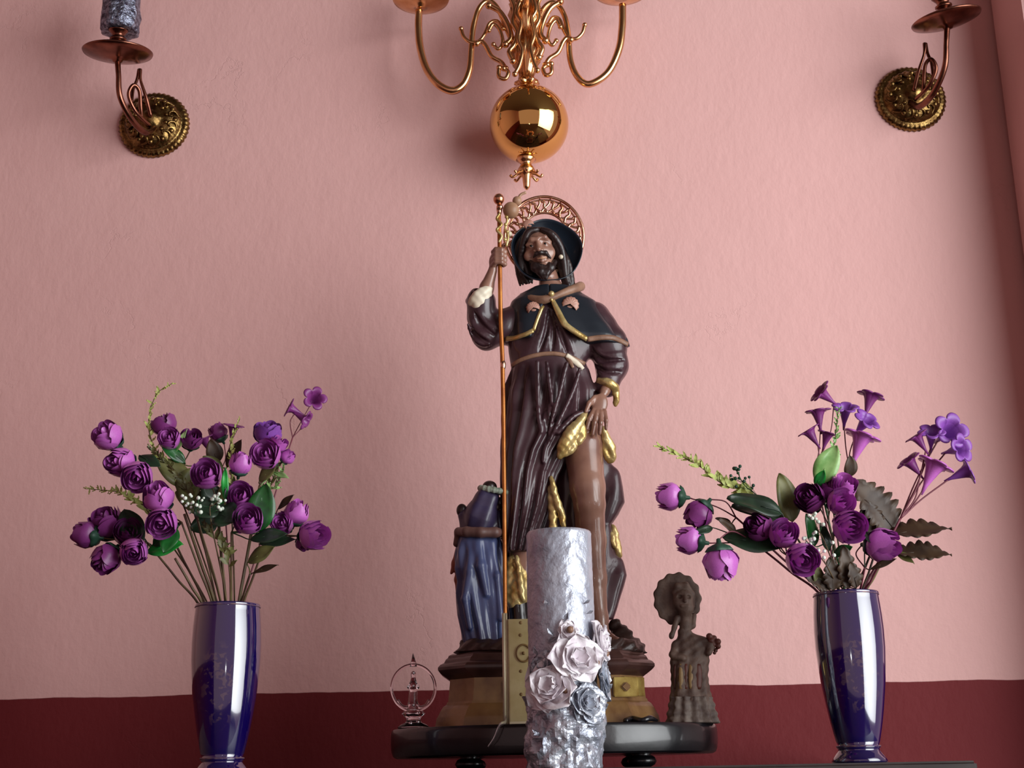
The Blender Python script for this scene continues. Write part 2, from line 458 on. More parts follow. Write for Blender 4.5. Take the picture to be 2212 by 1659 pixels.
M = dict(
    wall=wall_material(), vase=vase_material(),
    vase_band=mat('vase_rim_line', (70, 54, 110), 0.3, 0.3, c2=(140, 110, 110), nscale=120),
    brass=mat('polished_brass', (232, 186, 136), 0.16, 1.0, c2=(214, 160, 108), nscale=35, r2=0.3),
    brass_ball=mat('mirror_brass', (228, 186, 112), 0.045, 1.0),
    old_brass=mat('aged_brass', (150, 122, 74), 0.3, 1.0, c2=(84, 60, 34), nscale=60, bump=0.5, bscale=160),
    dish=mat('tarnished_brass', (140, 92, 74), 0.26, 1.0, c2=(98, 60, 48), nscale=30),
    black=mat('black_lacquer', (14, 14, 17), 0.22, c2=(26, 25, 30), nscale=25, coat=0.5, bump=0.25, bscale=45, r2=0.4),
    tablewood=mat('dark_table_wood', (58, 50, 48), 0.35, c2=(34, 28, 27), nscale=12, coat=0.2),
    skin=mat('painted_flesh', (158, 118, 100), 0.32, c2=(118, 80, 66), nscale=16, coat=0.5),
    robe=mat('maroon_robe_paint', (76, 50, 56), 0.34, c2=(54, 34, 40), nscale=10, coat=0.35, bump=0.2, bscale=60),
    cape=mat('blue_black_cape_paint', (26, 32, 40), 0.35, c2=(38, 44, 52), nscale=12, coat=0.35),
    hat=mat('blue_black_hat_paint', (18, 24, 34), 0.33, c2=(30, 40, 52), nscale=12, coat=0.4),
    gold=mat('gilt_trim', (222, 200, 140), 0.3, 0.55, c2=(176, 146, 84), nscale=45, bump=0.5, bscale=130),
    tan=mat('tan_cord_paint', (150, 114, 92), 0.45, c2=(120, 88, 70), nscale=40, bump=0.3, bscale=150),
    hair=mat('dark_brown_hair', (44, 28, 26), 0.4, c2=(28, 18, 18), nscale=30, coat=0.25),
    eye=mat('dark_eye', (20, 14, 12), 0.2),
    lips=mat('lip_paint', (186, 140, 110), 0.35),
    cream=mat('cream_lining', (232, 222, 200), 0.4, c2=(212, 196, 168), nscale=20),
    shell=mat('scallop_shell_paint', (206, 162, 144), 0.4, c2=(168, 120, 104), nscale=30),
    staff=mat('gilt_staff', (190, 118, 52), 0.3, 0.45, c2=(150, 84, 34), nscale=30),
    gourd=mat('pale_gourd', (186, 150, 122), 0.42, c2=(150, 112, 84), nscale=25),
    halo=mat('rose_gold_halo', (240, 200, 168), 0.25, 1.0, c2=(196, 130, 96), nscale=60),
    rock=mat('dark_rock_paint', (66, 42, 34), 0.5, c2=(40, 26, 22), nscale=18, bump=0.8, bscale=30, bdist=0.006, coat=0.2),
    ped=mat('brown_gilt_wood', (156, 122, 74), 0.4, c2=(112, 78, 46), nscale=22, bump=0.4, bscale=50, coat=0.25),
    pedmould=mat('dark_brown_moulding', (84, 56, 50), 0.36, c2=(56, 34, 30), nscale=20, coat=0.3),
    pedgold=mat('gold_leaf_panel', (196, 176, 100), 0.34, 0.5, c2=(150, 124, 60), nscale=40, bump=0.4, bscale=90),
    blue=mat('slate_blue_robe', (74, 84, 122), 0.36, c2=(50, 52, 84), nscale=9, coat=0.3),
    violet=mat('violet_mantle', (62, 54, 84), 0.4, c2=(42, 34, 58), nscale=12, coat=0.2),
    sash=mat('brown_sash', (112, 82, 74), 0.45, c2=(84, 58, 54), nscale=20),
    wreath=mat('pale_green_wreath', (166, 176, 160), 0.5, c2=(110, 120, 104), nscale=60),
    stone=mat('brown_cast_stone', (108, 88, 76), 0.6, c2=(74, 56, 48), nscale=45, bump=0.6, bscale=90, bdist=0.003),
    stonelt=mat('worn_grey_stone', (122, 110, 100), 0.6, c2=(84, 70, 64), nscale=50, bump=0.7, bscale=80, bdist=0.003),
    redstone=mat('red_brown_stain', (98, 52, 40), 0.5, c2=(64, 34, 28), nscale=30),
    ochre=mat('ochre_stripe', (146, 118, 72), 0.5, c2=(110, 84, 50), nscale=40),
    glass=mat('clear_glass', (250, 240, 244), 0.03, trans=1.0, ior=1.46),
    silver=mat('silver_metal', (210, 205, 210), 0.18, 1.0),
    candle=mat('silver_candle', (196, 202, 214), 0.34, 0.4, c2=(168, 174, 188), nscale=30, bump=1.0, bscale=42, bdist=0.006),
    foil=mat('silver_foil', (206, 212, 222), 0.3, 0.5, c2=(150, 156, 170), nscale=40, bump=0.9, bscale=60, bdist=0.006),
    foilwhite=mat('white_foil_petal', (246, 242, 246), 0.34, 0.08, c2=(222, 212, 220), nscale=40, bump=0.5, bscale=120),
    glitter=mat('glitter_silver', (168, 176, 196), 0.3, 0.85, c2=(70, 66, 84), nscale=120, bump=1.0, bscale=110, bdist=0.006),
    book=mat('cream_gilt_cover', (196, 184, 136), 0.36, 0.25, c2=(176, 160, 108), nscale=25, bump=0.3, bscale=70),
    page=mat('pale_edge', (226, 214, 180), 0.4, 0.15),
    rib=mat('silver_ribbon', (220, 222, 224), 0.22, 0.6),
    petal=mat('purple_petal', (212, 124, 208), 0.36, c2=(172, 80, 172), nscale=60, spec=0.5, coat=0.15),
    petal2=mat('dark_plum_petal', (142, 60, 134), 0.42, c2=(104, 40, 100), nscale=60, coat=0.1),
    violetp=mat('violet_blue_petal', (146, 84, 180), 0.42, c2=(112, 56, 140), nscale=60, coat=0.1),
    vstem=mat('plum_stem', (112, 52, 66), 0.5),
    stem=mat('olive_brown_stem', (98, 84, 52), 0.5, c2=(72, 48, 36), nscale=40),
    calyx=mat('teal_green_calyx', (44, 84, 66), 0.5, c2=(30, 56, 44), nscale=40),
    leaf=mat('green_leaf', (30, 104, 40), 0.38, c2=(18, 62, 28), nscale=40, coat=0.25),
    brightleaf=mat('bright_green_leaf', (36, 176, 62), 0.36, c2=(24, 130, 50), nscale=40, coat=0.25),
    darkleaf=mat('dark_green_leaf', (38, 62, 42), 0.42, c2=(24, 40, 28), nscale=40, coat=0.2),
    olive=mat('olive_leaf', (116, 116, 66), 0.45, c2=(78, 80, 44), nscale=40),
    paleleaf=mat('pale_green_leaf', (150, 190, 116), 0.4, c2=(112, 160, 84), nscale=60, coat=0.3),
    brownleaf=mat('brown_olive_leaf', (70, 52, 34), 0.5, c2=(48, 34, 24), nscale=40),
    fern=mat('yellow_green_fern', (200, 208, 124), 0.5, c2=(156, 170, 84), nscale=60),
    white=mat('white_bead', (232, 244, 228), 0.35),
)

# ------------------------------------------------------------------ the setting
XR = W(2236, 800, WALL_Y).x
FLOOR_Z, CEIL_Z = -0.95, 2.6
bm = bmesh.new(); box(bm, (-2.6, WALL_Y, FLOOR_Z), (XR + 0.3, WALL_Y + 0.12, CEIL_Z))
o = obj('wall_back', bm, M['wall'], smooth=False); o['kind'] = 'structure'
bm = bmesh.new(); vs_ = box(bm, (XR, WALL_Y - 0.2, FLOOR_Z), (XR + 0.3, WALL_Y + 0.002, CEIL_Z))
bmesh.ops.bevel(bm, geom=[e for e in bm.edges if abs(e.verts[0].co.x - e.verts[1].co.x) < 1e-5 and abs(e.verts[0].co.y - e.verts[1].co.y) < 1e-5], offset=0.02, segments=5, affect='EDGES')
o = obj('wall_right', bm, M['wall'], smooth=False); o['kind'] = 'structure'; smooth_angle(o)
bm = bmesh.new(); box(bm, (-2.6, -4.2, FLOOR_Z - 0.1), (2.8, WALL_Y + 0.12, FLOOR_Z))
o = obj('floor', bm, mat('terracotta_floor', (96, 62, 52), 0.45, c2=(70, 44, 38), nscale=6), smooth=False); o['kind'] = 'structure'
bm = bmesh.new(); box(bm, (-2.6, -4.2, CEIL_Z), (2.8, WALL_Y + 0.12, CEIL_Z + 0.1))
o = obj('ceiling', bm, mat('ceiling_paint', (110, 96, 86), 0.8), smooth=False); o['kind'] = 'structure'
bm = bmesh.new(); box(bm, (-2.7, -4.2, FLOOR_Z), (-2.6, WALL_Y + 0.12, CEIL_Z))
o = obj('wall_left', bm, M['wall'], smooth=False); o['kind'] = 'structure'

# altar table: only its front edge shows along the bottom of the picture
TX0, TX1 = -0.86, W(2112, 1650, -0.105).x
t = empty('altar_table', (0, 0.25, FLOOR_Z), 'dark wooden altar table under the vases, its thin front edge at the bottom', 'table')
bm = bmesh.new(); box(bm, (TX0, -0.105, -0.035), (TX1, WALL_Y - 0.004, 0))
bmesh.ops.bevel(bm, geom=bm.edges[:], offset=0.004, segments=3, affect='EDGES')
obj('table_top', bm, M['tablewood'], t, smooth=False)
for lx in (TX0 + 0.08, TX1 - 0.08):
    for ly in (-0.05, 0.52):
        bm = bmesh.new()
        lathe(bm, [(0.022, FLOOR_Z + 0.001), (0.03, FLOOR_Z + 0.1), (0.02, FLOOR_Z + 0.35), (0.035, FLOOR_Z + 0.6), (0.03, -0.035)],
              Matrix.Translation((lx, ly, 0)), 20)
        obj('leg', bm, M['tablewood'], t)


# ------------------------------------------------------------------ metal work
def pxline(pts, Y, n=8):
    """pts rows px, py, extra depth in metres"""
    return catmull([W(p[0], p[1], Y + (p[2] if len(p) > 2 else 0)) for p in pts], n)


def pxlathe(rows, cx, Y, seg=40, fn=None, fy=1.0):
    """rows: (photo py, half width px) of a turned piece on a vertical axis"""
    bm = bmesh.new()
    c0 = W(cx, sum(r[0] for r in rows) / len(rows), Y)
    prof = []
    for py, hw in rows:
        prof.append((hw * kpx(cx, py, Y), W(cx, py, Y).z))
    lathe(bm, prof, Matrix.Translation((c0.x, Y, 0)), seg, fn=fn, fy=fy)
    return bm


CHY = WALL_Y - 0.112
ch = empty('brass_chandelier', W(1143, 0, CHY), 'polished brass candle chandelier with curved arms and big mirror ball above the saint statue', 'chandelier')
# shaft up to the ceiling
pz = W(1137, 0, CHY)
bm = bmesh.new(); tube(bm, [(pz.x, CHY, pz.z - 0.02), (pz.x, CHY, CEIL_Z)], 0.009, 12)
obj('shaft', bm, M['brass'], ch)
# turned and leafed central column
acan = lambda a, r, z: r * (1 + 0.16 * math.sin(6 * a + z * 160) + 0.05 * math.sin(17 * a - z * 300))
bm = pxlathe([(-60, 10), (-50, 26), (-20, 30), (5, 22), (12, 30), (30, 34), (50, 28), (66, 18), (80, 22), (96, 30), (118, 33), (138, 27), (156, 18), (170, 15), (176, 22), (182, 24), (188, 12)],
             1135, CHY, 56, acan)
obj('column', bm, M['brass'], ch)
bm = bmesh.new(); c = W(1143, 268, CHY); k = kpx(1143, 268, CHY)
bmesh.ops.create_uvsphere(bm, u_segments=96, v_segments=64, radius=85.5 * k, matrix=Matrix.Translation(c))
obj('mirror_ball', bm, M['brass_ball'], ch, label='large mirror-polished brass ball')
bm = pxlathe([(336, 6), (340, 18), (346, 22), (351, 14), (356, 11), (364, 17), (370, 20), (377, 12), (384, 9), (396, 8), (404, 7), (410, 2)], 1137, CHY, 40)
for i in range(8):
    a = i * PI / 4; c0 = W(1137, 375, CHY); kk = kpx(1137, 375, CHY)
    q = lambda r, z: c0 + Vector((math.cos(a) * r * kk, math.sin(a) * r * kk, z * kk))
    tube(bm, catmull([q(8, 2), q(20, -2), q(30, -8), q(35, -3)], 5), [4.5 * kk, 3 * kk, 2.6 * kk, 3.4 * kk], 8)
obj('finial', bm, M['brass'], ch)


def drip_pan(cx, cy, w_, Y, parent, m, holder=True, tiltx=0, tilty=0):
    c0 = W(cx, cy, Y); k = kpx(cx, cy, Y)
    Mx = Matrix.Translation(c0) @ Matrix.Rotation(tilty, 4, 'Y') @ Matrix.Rotation(tiltx, 4, 'X') @ Matrix.Diagonal((k, k, k, 1))
    bm = bmesh.new()
    lathe(bm, [(0, -14), (9, -13), (12, -8), (26, -6), (w_ * 0.8, 2), (w_, 7), (w_ + 1.5, 10), (w_ - 1, 12), (w_ * 0.72, 11), (30, 13), (16, 18), (12, 24), (0, 24)], Mx, 48)
    p = obj('drip_pan', bm, m, parent)
    bm = bmesh.new()
    lathe(bm, [(0, 20), (12, 20), (14, 25), (8, 29), (12, 33), (18, 36), (18, 40), (12, 43), (14, 49), (20, 56), (22, 58), (17, 58), (10, 52), (0, 52)], Mx, 32)
    obj('candle_cup', bm, m, parent)
    return c0, k


def arm(pts, r, Y, parent, m, name='arm', n=8):
    bm = bmesh.new(); k = kpx(pts[0][0], max(pts[0][1], 0), Y)
    tube(bm, pxline(pts, Y, n), [x * k for x in r] if isinstance(r, (list, tuple)) else r * k, 12)
    return obj(name, bm, m, parent)


arm([(905, 22), (904, 60), (908, 105), (922, 150), (946, 182), (976, 196), (1000, 184), (1014, 152), (1018, 110), (1022, 62), (1034, 20), (1054, 2), (1075, 18), (1094, 62), (1112, 100), (1128, 122)],
    [8, 8, 8.5, 7, 6, 5.5, 6], CHY, ch, M['brass'])
arm([(1345, 10), (1344, 60), (1336, 110), (1312, 158), (1272, 182), (1246, 164), (1232, 128), (1228, 80), (1220, 36), (1204, 10), (1186, 8), (1168, 30), (1158, 72), (1146, 112)],
    [8, 8, 7, 6, 6, 6], CHY, ch, M['brass'])
arm([(1140, -70, -0.16), (1140, -30, -0.16), (1138, -15, -0.14), (1137, 5, -0.10), (1136, 10, -0.05), (1136, -10, 0)], 6, CHY, ch, M['brass'])
drip_pan(909, 6, 60, CHY, ch, M['brass']); drip_pan(1342, -14, 62, CHY, ch, M['brass'])


def spiral(cx, cy, r0, r1, a0, turns, n=26):
    out = []
    for i in range(n + 1):
        t = i / n; a = a0 + turns * 2 * PI * t; r = r0 + (r1 - r0) * t
        out.append((cx + r * math.cos(a), cy + r * math.sin(a)))
    return out


def scroll(paths, Y, name, parent, m, r=5):
    bm = bmesh.new(); k = kpx(1140, 80, Y)
    for P, dz, rr in paths:
        tube(bm, pxline([(p[0], p[1], dz) for p in P], Y, 4), rr * k, 10)
        for e in (P[0], P[-1]): ball(bm, W(e[0], e[1], Y + dz), rr * 1.35 * k, 10)
    return obj(name, bm, m, parent)


for sgn, nm in ((-1, 'l'), (1, 'r')):
    X = lambda x: 1138 + sgn * (1138 - x)
    mir = lambda L_: [(1138 - (1138 - x) if sgn < 0 else 1138 + (1138 - x) * 0.88, y - (0 if sgn < 0 else 8)) for x, y in L_]
    scroll([(mir([(996, 62), (1002, 80), (1018, 92), (1036, 88), (1048, 72), (1058, 50), (1074, 46), (1086, 62)]), -0.004, 4.2),
            (mir([(1030, 94), (1040, 90), (1050, 100), (1062, 122), (1082, 134), (1092, 148)]), -0.010, 5.2)], CHY, 'scroll', ch, M['brass'])
    scroll([(mir([(1078, 146), (1078, 166), (1092, 170), (1098, 156), (1088, 148)]), -0.018, 4.6),
            (mir([(1056, 66), (1066, 52), (1080, 66), (1086, 92), (1076, 106), (1066, 96)]), -0.016, 4),
            (mir([(1056, 12), (1080, 26), (1098, 56), (1104, 82), (1092, 96)]), -0.024, 6)], CHY, 'scroll', ch, M['brass'])
    scroll([(mir([(1100, -10), (1112, 20), (1108, 50), (1118, 72), (1112, 96), (1100, 112), (1108, 132)]), -0.034, 5.5),
            (mir([(1124, 0), (1116, 30), (1126, 50), (1120, 84), (1128, 110), (1122, 140), (1112, 160)]), -0.042, 4.6)], CHY, 'scroll', ch, M['brass'])


# ---- the two wall sconces
def sconce(cx, cy, dx, dy, sgn, label, tilt):
    Yp = WALL_Y
    k = kpx(cx, cy, Yp)
    c0 = W(cx, cy, Yp)
    s = empty('wall_sconce', c0, label, 'wall sconce', 'brass sconces on the pink wall')
    Mx = Matrix.Translation(c0) @ Matrix.Rotation(R(90), 4, 'X') @ Matrix.Diagonal((k, k, k, 1))
    rad = 75
    bm = bmesh.new()
    rim = lambda a, r, z: r * (1 + (0.018 * math.sin(44 * a) if 60 < r < 80 else 0) + (0.03 * math.sin(12 * a) if 20 < r < 60 else 0))
    lathe(bm, [(rad, -1), (rad + 1, 4), (rad - 2, 10), (rad - 8, 14), (rad - 13, 12), (60, 16), (54, 24), (44, 31), (32, 36), (24, 35), (20, 39), (12, 46), (0, 48)], Mx, 176, fn=rim)
    bp = obj('backplate', bm, M['old_brass'], s)
    # pierced and beaded ornament on the dome
    bm = bmesh.new()
    for i in range(12):
        a = i * PI / 6
        for r_, z_, q in ((50, 27, 6.2), (34, 35, 4.8)):
            ball(bm, Mx @ Vector((r_ * math.cos(a + (0.26 if r_ < 40 else 0)), r_ * math.sin(a + (0.26 if r_ < 40 else 0)), z_)), q * k, 10, (1, 0.8, 1))
        P = [Mx @ Vector((r * math.cos(a + 0.26 + b), r * math.sin(a + 0.26 + b), z)) for r, b, z in ((58, -.12, 19), (52, .12, 27), (43, .1, 33), (40, -.08, 34), (46, -.1, 32))]
        tube(bm, catmull(P, 5), 2.6 * k, 7)
    obj('beading', bm, M['old_brass'], bp)
    # arm: out from the plate, then up to the dish
    Yd = WALL_Y - 0.17
    pl = lambda x, y, f: (cx + (dx - cx) * x, cy + (dy - cy) * y, -0.17 * f)
    bm = bmesh.new()
    P = [W(cx, cy + 6, Yp - 0.03), W(cx + (dx - cx) * .25, cy + 14, Yp - 0.07), W(cx + (dx - cx) * .62, cy - 14, Yp - 0.12),
         W(cx + (dx - cx) * .93, cy + (dy - cy) * .42, Yp - 0.16), W(dx + sgn * -2, cy + (dy - cy) * .74, Yd), W(dx, dy + 10, Yd)]
    tube(bm, catmull(P, 9), [8 * k, 7.5 * k, 6.5 * k, 6 * k, 5.5 * k, 6 * k], 12)
    obj('arm', bm, M['dish'], s)
    bm = bmesh.new()
    q = lambda x, y, d: W(cx - sgn * x, cy - y, Yp - d)
    # sgn = -1: dish to the left of the plate
    P = [q(-16, 10, .05), q(-44, 34, .09), q(-58, 62, .11), q(-44, 84, .11), q(-30, 70, .10), q(-30, 40, .085)]
    tube(bm, catmull([W(cx + sgn * abs(p0), cy - y0, Yp - d0) for p0, y0, d0 in ((10, 0, .05), (40, 30, .09), (56, 66, .11), (46, 88, .11), (33, 76, .10), (30, 40, .085), (28, 14, .07))], 7), 4.2 * k, 9)
    tube(bm, catmull([W(cx + sgn * p0, cy - y0, Yp - d0) for p0, y0, d0 in ((8, 20, .05), (18, 60, .07), (30, 98, .08), (32, 122, .08))], 7), [4.6 * k, 4 * k, 3 * k, 5 * k], 9)
    tube(bm, catmull([W(cx + sgn * p0, cy - y0, Yp - d0) for p0, y0, d0 in ((34, 122, .08), (38, 100, .08), (46, 80, .085), (50, 50, .09))], 7), 3.4 * k, 9)
    obj('scroll', bm, M['dish'], s)
    c1, kk = drip_pan(dx, dy, 73, Yd, s, M['dish'], tiltx=0.17, tilty=tilt)
    return c1, kk


c1, kk = sconce(334, 272, 254, 122, -1, 'brass wall sconce at upper left with a silver candle on its dish', 0.02)
# silver glitter candle standing in the left sconce
Yc = WALL_Y - 0.17
bm = bmesh.new(); cb = W(258, 68, Yc)
top = W(258, -90, Yc)
lathe(bm, [(0, 0), (32 * kk, 0), (41 * kk, 4 * kk), (40 * kk, 20 * kk), (42 * kk, 40 * kk), (39 * kk, 60 * kk), (40 * kk, 90 * kk), (36 * kk, 150 * kk), (0, 150 * kk)],
      Matrix.Translation((c1.x + 0.001, c1.y, c1.z + 57 * kk)), 40, fn=lambda a, r, z: r * (1 + 0.04 * math.sin(9 * a + z * 300) + 0.03 * math.sin(5 * a - z * 180)))
sc = obj('silver_candle', bm, M['glitter'])
tag(sc, 'short crumpled silver candle standing in the upper left wall sconce', 'candle')
sconce(1966, 216, 2046, 50, 1, 'brass wall sconce at upper right with an empty candle cup', -0.16)
# ------------------------------------------------------------------ round black stand
SY = 0.215
SCX = W(1197, 1600, SY).x
ZT = W(1197, 1563, 0.06).z          # top of the stand
stand = empty('round_stand', (SCX, SY, 0), 'black lacquered round stand on ball feet carrying the saint statue', 'stand')
rx = 0.268; ry = 0.178
bm = bmesh.new()
lathe(bm, [(0, ZT - 0.046), (0.965, ZT - 0.046), (0.985, ZT - 0.043), (0.995, ZT - 0.036), (1.0, ZT - 0.024), (1.0, ZT - 0.008), (0.994, ZT - 0.002), (0.985, ZT), (0, ZT)],
      Matrix.Translation((SCX, SY, 0)), 96, fx=rx, fy=ry)
obj('disc', bm, M['black'], stand); smooth_angle(stand.children[0], 35)
zf = ZT - 0.046
for a in (216, 324, 36, 144):
    fx_, fy_ = SCX + 0.63 * rx * math.cos(R(a)), SY + 0.72 * ry * math.sin(R(a))
    bm = bmesh.new()
    lathe(bm, [(0, 0), (0.010, 0.0), (0.02, zf * 0.25), (0.0235, zf * 0.5), (0.02, zf * 0.78), (0.014, zf * 0.93), (0.018, zf)], Matrix.Translation((fx_, fy_, 0)), 28)
    obj('foot', bm, M['black'], stand)

# ------------------------------------------------------------------ pedestal of the saint
PY = 0.225
kp = kpx(1180, 1480, PY)


def ped_profile(rows, name, m, parent, cx=1180, chamfer=0.26, dy=1.0, depth=0.075):
    """rows: py, half width px ; chamfered rectangle stacked up"""
    bm = bmesh.new(); rings = []
    cxw = W(cx, 1480, PY).x
    for py, hw in rows:
        z = W(cx, py, PY - depth).z; a = hw * kp; b = depth - 0.0 + (hw - 205) * kp * 0.6; c = a * chamfer
        pts = [(-a, -b + c), (-a + c, -b), (a - c, -b), (a, -b + c), (a, b - c), (a - c, b), (-a + c, b), (-a, b - c)]
        rings.append([bm.verts.new((cxw + x, PY + y, max(z, ZT))) for x, y in pts])
    for A, B in zip(rings, rings[1:]):
        for i in range(8): bm.faces.new((A[i], A[(i + 1) % 8], B[(i + 1) % 8], B[i]))
    bm.faces.new(rings[0]); bm.faces.new(rings[-1])
    return smooth_angle(obj(name, bm, m, parent), 28)


ped = empty('statue_pedestal', (W(1180, 1480, PY).x, PY, ZT), 'stepped brown and gold wooden pedestal under the saint statue', 'pedestal')
ped_profile([(1600, 238), (1546, 234), (1541, 231), (1530, 226), (1520, 220), (1516, 214), (1510, 212)], 'base_moulding', M['ped'], ped)
ped_profile([(1511, 210), (1490, 208), (1466, 206), (1460, 206)], 'body', M['ped'], ped)
ped_profile([(1462, 204), (1458, 210), (1452, 218), (1446, 226), (1440, 231), (1434, 231), (1428, 226), (1424, 218), (1420, 216), (1416, 214), (1413, 210), (1408, 208), (1404, 200)], 'top_moulding', M['pedmould'], ped)
# gold panels with a square lozenge
zc0 = W(1180, 1486, PY - 0.075)
for px_, w_, yaw in ((1352, 26, 0.0), (1135, 40, 0.0)):
    x0 = W(px_, 1486, PY - 0.08).x
    bm = bmesh.new(); z0, z1 = W(1180, 1508, PY - .08).z, W(1180, 1466, PY - .08).z
    box(bm, (x0 - w_ * kp, PY - 0.083, z0), (x0 + w_ * kp, PY - 0.07, z1))
    bmesh.ops.bevel(bm, geom=bm.edges[:], offset=0.0015, segments=2, affect='EDGES')
    pn = obj('gold_panel', bm, M['pedgold'], ped, smooth=False)
    bm = bmesh.new(); zc_ = (z0 + z1) / 2
    box(bm, (-8 * kp, -0.004, -8 * kp), (8 * kp, 0.004, 8 * kp), Matrix.Translation((x0, PY - 0.084, zc_)) @ Matrix.Rotation(R(45), 4, 'Y'))
    bmesh.ops.bevel(bm, geom=bm.edges[:], offset=0.002, segments=2, affect='EDGES')
    obj('lozenge', bm, M['ped'], pn, smooth=False)
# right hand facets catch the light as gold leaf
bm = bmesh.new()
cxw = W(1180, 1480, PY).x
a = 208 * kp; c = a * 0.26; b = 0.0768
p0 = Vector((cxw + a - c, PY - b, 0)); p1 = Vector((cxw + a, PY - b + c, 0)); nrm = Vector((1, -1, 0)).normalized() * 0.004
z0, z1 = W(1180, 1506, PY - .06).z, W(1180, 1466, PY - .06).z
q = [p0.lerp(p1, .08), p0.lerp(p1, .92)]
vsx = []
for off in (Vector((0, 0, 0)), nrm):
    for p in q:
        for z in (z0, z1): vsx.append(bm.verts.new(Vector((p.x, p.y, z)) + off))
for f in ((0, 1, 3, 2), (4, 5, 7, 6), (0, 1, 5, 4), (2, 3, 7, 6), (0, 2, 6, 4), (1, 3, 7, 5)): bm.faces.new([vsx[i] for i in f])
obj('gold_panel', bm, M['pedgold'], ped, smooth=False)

# ------------------------------------------------------------------ the saint
mp = plane_map(0.215)
ZP = W(1180, 1404, 0.15).z
st = empty('saint_statue', (W(1196, 1390, .215).x, .215, ZP), 'painted pilgrim saint statue in maroon robe and dark hat holding a tall staff', 'statue')
WP = lambda x, y, v: Vector(mp([(x, y, v)])[0])

# skin: head, neck, hands, bare leg, one continuous figure
S = Field((985, -95, 490), (1380, 75, 1420), 1.7)
S.chain([(1192, 14, 640), (1195, 10, 700), (1192, 8, 790), (1192, 8, 900)], [34, 38, 36, 34], 10)
S.chain([(1130, 8, 688), (1194, 8, 676), (1275, 8, 688)], [24, 26, 24], 10)
S.chain([(1184, 4, 596), (1198, 8, 656)], [21, 27], 12)                      # neck
S.ell((1163, 2, 537), (34, 36, 40), 6, tilt=-0.2)
S.ell((1166, -14, 552), (27, 30, 40), 10, tilt=-0.22)
S.ell((1179, -24, 588), (13, 13, 12), 12)
S.cap((1159, -40, 532), (1163, -53, 556), 3.2, 5.6, 4)                      # nose
S.cap((1154, -48, 558), (1171, -47, 556), 3.2, 3.2, 3)
S.chain([(1138, -32, 541), (1148, -41, 532), (1160, -43, 530)], [3.5, 4.5, 3.5], 5)
S.chain([(1164, -43, 528), (1176, -40, 526), (1188, -28, 532)], [3.5, 4.5, 3.5], 5)
S.ell((1147, -42, 546), (8.5, 6, 6), 4, sub=True); S.ell((1177, -42, 540), (8.5, 6, 6), 4, sub=True)
S.ell((1147, -35, 545), (6, 5, 5), 1); S.ell((1177, -35, 540), (6, 5, 5), 1)
S.ell((1141, -26, 562), (10, 10, 11), 8); S.ell((1189, -24, 554), (10, 10, 12), 8)
S.chain([(1160, -42, 572), (1169, -46, 571), (1179, -42, 569)], [2.6, 3.6, 2.6], 3)
S.chain([(1161, -40, 577), (1170, -44, 578), (1179, -40, 575)], [2.6, 3.8, 2.6], 3)
S.ell((1202, 2, 553), (5, 8, 12), 4, tilt=-0.2)
# raised arm gripping the staff
S.chain([(1120, 6, 690), (1047, -4, 736)], [22, 18], 8)
S.chain([(1047, -4, 736), (1040, -16, 680), (1052, -26, 630), (1064, -34, 598)], [18, 19, 15, 10], 6)
S.ell((1068, -38, 576), (11, 9, 19), 6, tilt=0.15)
for i, (v0, L_) in enumerate(((557, 1.0), (566, 1.06), (575, 1.02), (584, 0.86))):
    S.chain([(1066, -45, v0 + 3), (1072, -54, v0), (1084, -56, v0 + 1), (1090 + 2 * L_, -48, v0 + 3), (1088, -40, v0 + 4)], [5.2, 5, 4.8, 4.4, 3.8], 1.6)
S.chain([(1066, -32, 582), (1074, -27, 562), (1084, -28, 548), (1089, -36, 541)], [6, 5.4, 5, 4], 3)
# lowered arm and the hand over the thigh
S.chain([(1285, 6, 690), (1330, 0, 785)], [24, 19], 8)
S.chain([(1330, 0, 785), (1316, -22, 830), (1304, -38, 856)], [19, 15, 11], 6)
S.ell((1292, -47, 886), (18, 9, 24), 6, tilt=0.25)
for p0, p1, p2, r_ in (((1280, -52, 900), (1270, -60, 920), (1265, -58, 940), 5.4), ((1287, -54, 904), (1281, -62, 928), (1277, -58, 952), 5.6),
                       ((1295, -54, 905), (1294, -62, 928), (1292, -57, 950), 5.4), ((1303, -51, 902), (1306, -58, 922), (1306, -54, 940), 4.8)):
    S.chain([p0, p1, p2], [r_ + 0.6, r_, r_ - 1.4], 2)
S.chain([(1282, -48, 872), (1270, -58, 886), (1263, -63, 904)], [6.4, 5.6, 4.4], 3)
# bare leg pushed forward, the other under the robe
S.chain([(1246, 4, 890), (1258, -12, 960), (1268, -30, 1060), (1272, -32, 1092)], [44, 43, 37, 34], 10)
S.ell((1272, -46, 1082), (22, 18, 24), 12)
S.chain([(1272, -26, 1100), (1276, -6, 1170), (1284, -2, 1250), (1296, 0, 1335), (1300, -2, 1368)], [33, 32, 26, 17, 16], 10)
S.chain([(1300, -4, 1374), (1314, -34, 1386), (1330, -56, 1392)], [17, 14, 10], 8)
S.chain([(1160, 6, 880), (1146, 0, 1060), (1128, 4, 1250), (1126, 2, 1370)], [44, 34, 26, 17], 10)
S.chain([(1126, 0, 1376), (1122, -40, 1390)], [17, 12], 8)
S.mix((slice(None),) * 3, np.broadcast_to((S.ax[2] - 1401).reshape(1, 1, -1), S.n).astype(np.float32) * -1, 0, True)
body = fobj('figure', S, mp, M['skin'], st, 'painted flesh of face, hands and bare leg')
S.F = None
bm = bmesh.new()
for x, v in ((1147, 544.5), (1177, 539.5)): ball(bm, WP(x, -38.5, v), 0.0026, 12, (1, .6, .9))
obj('eyes', bm, M['eye'], body)
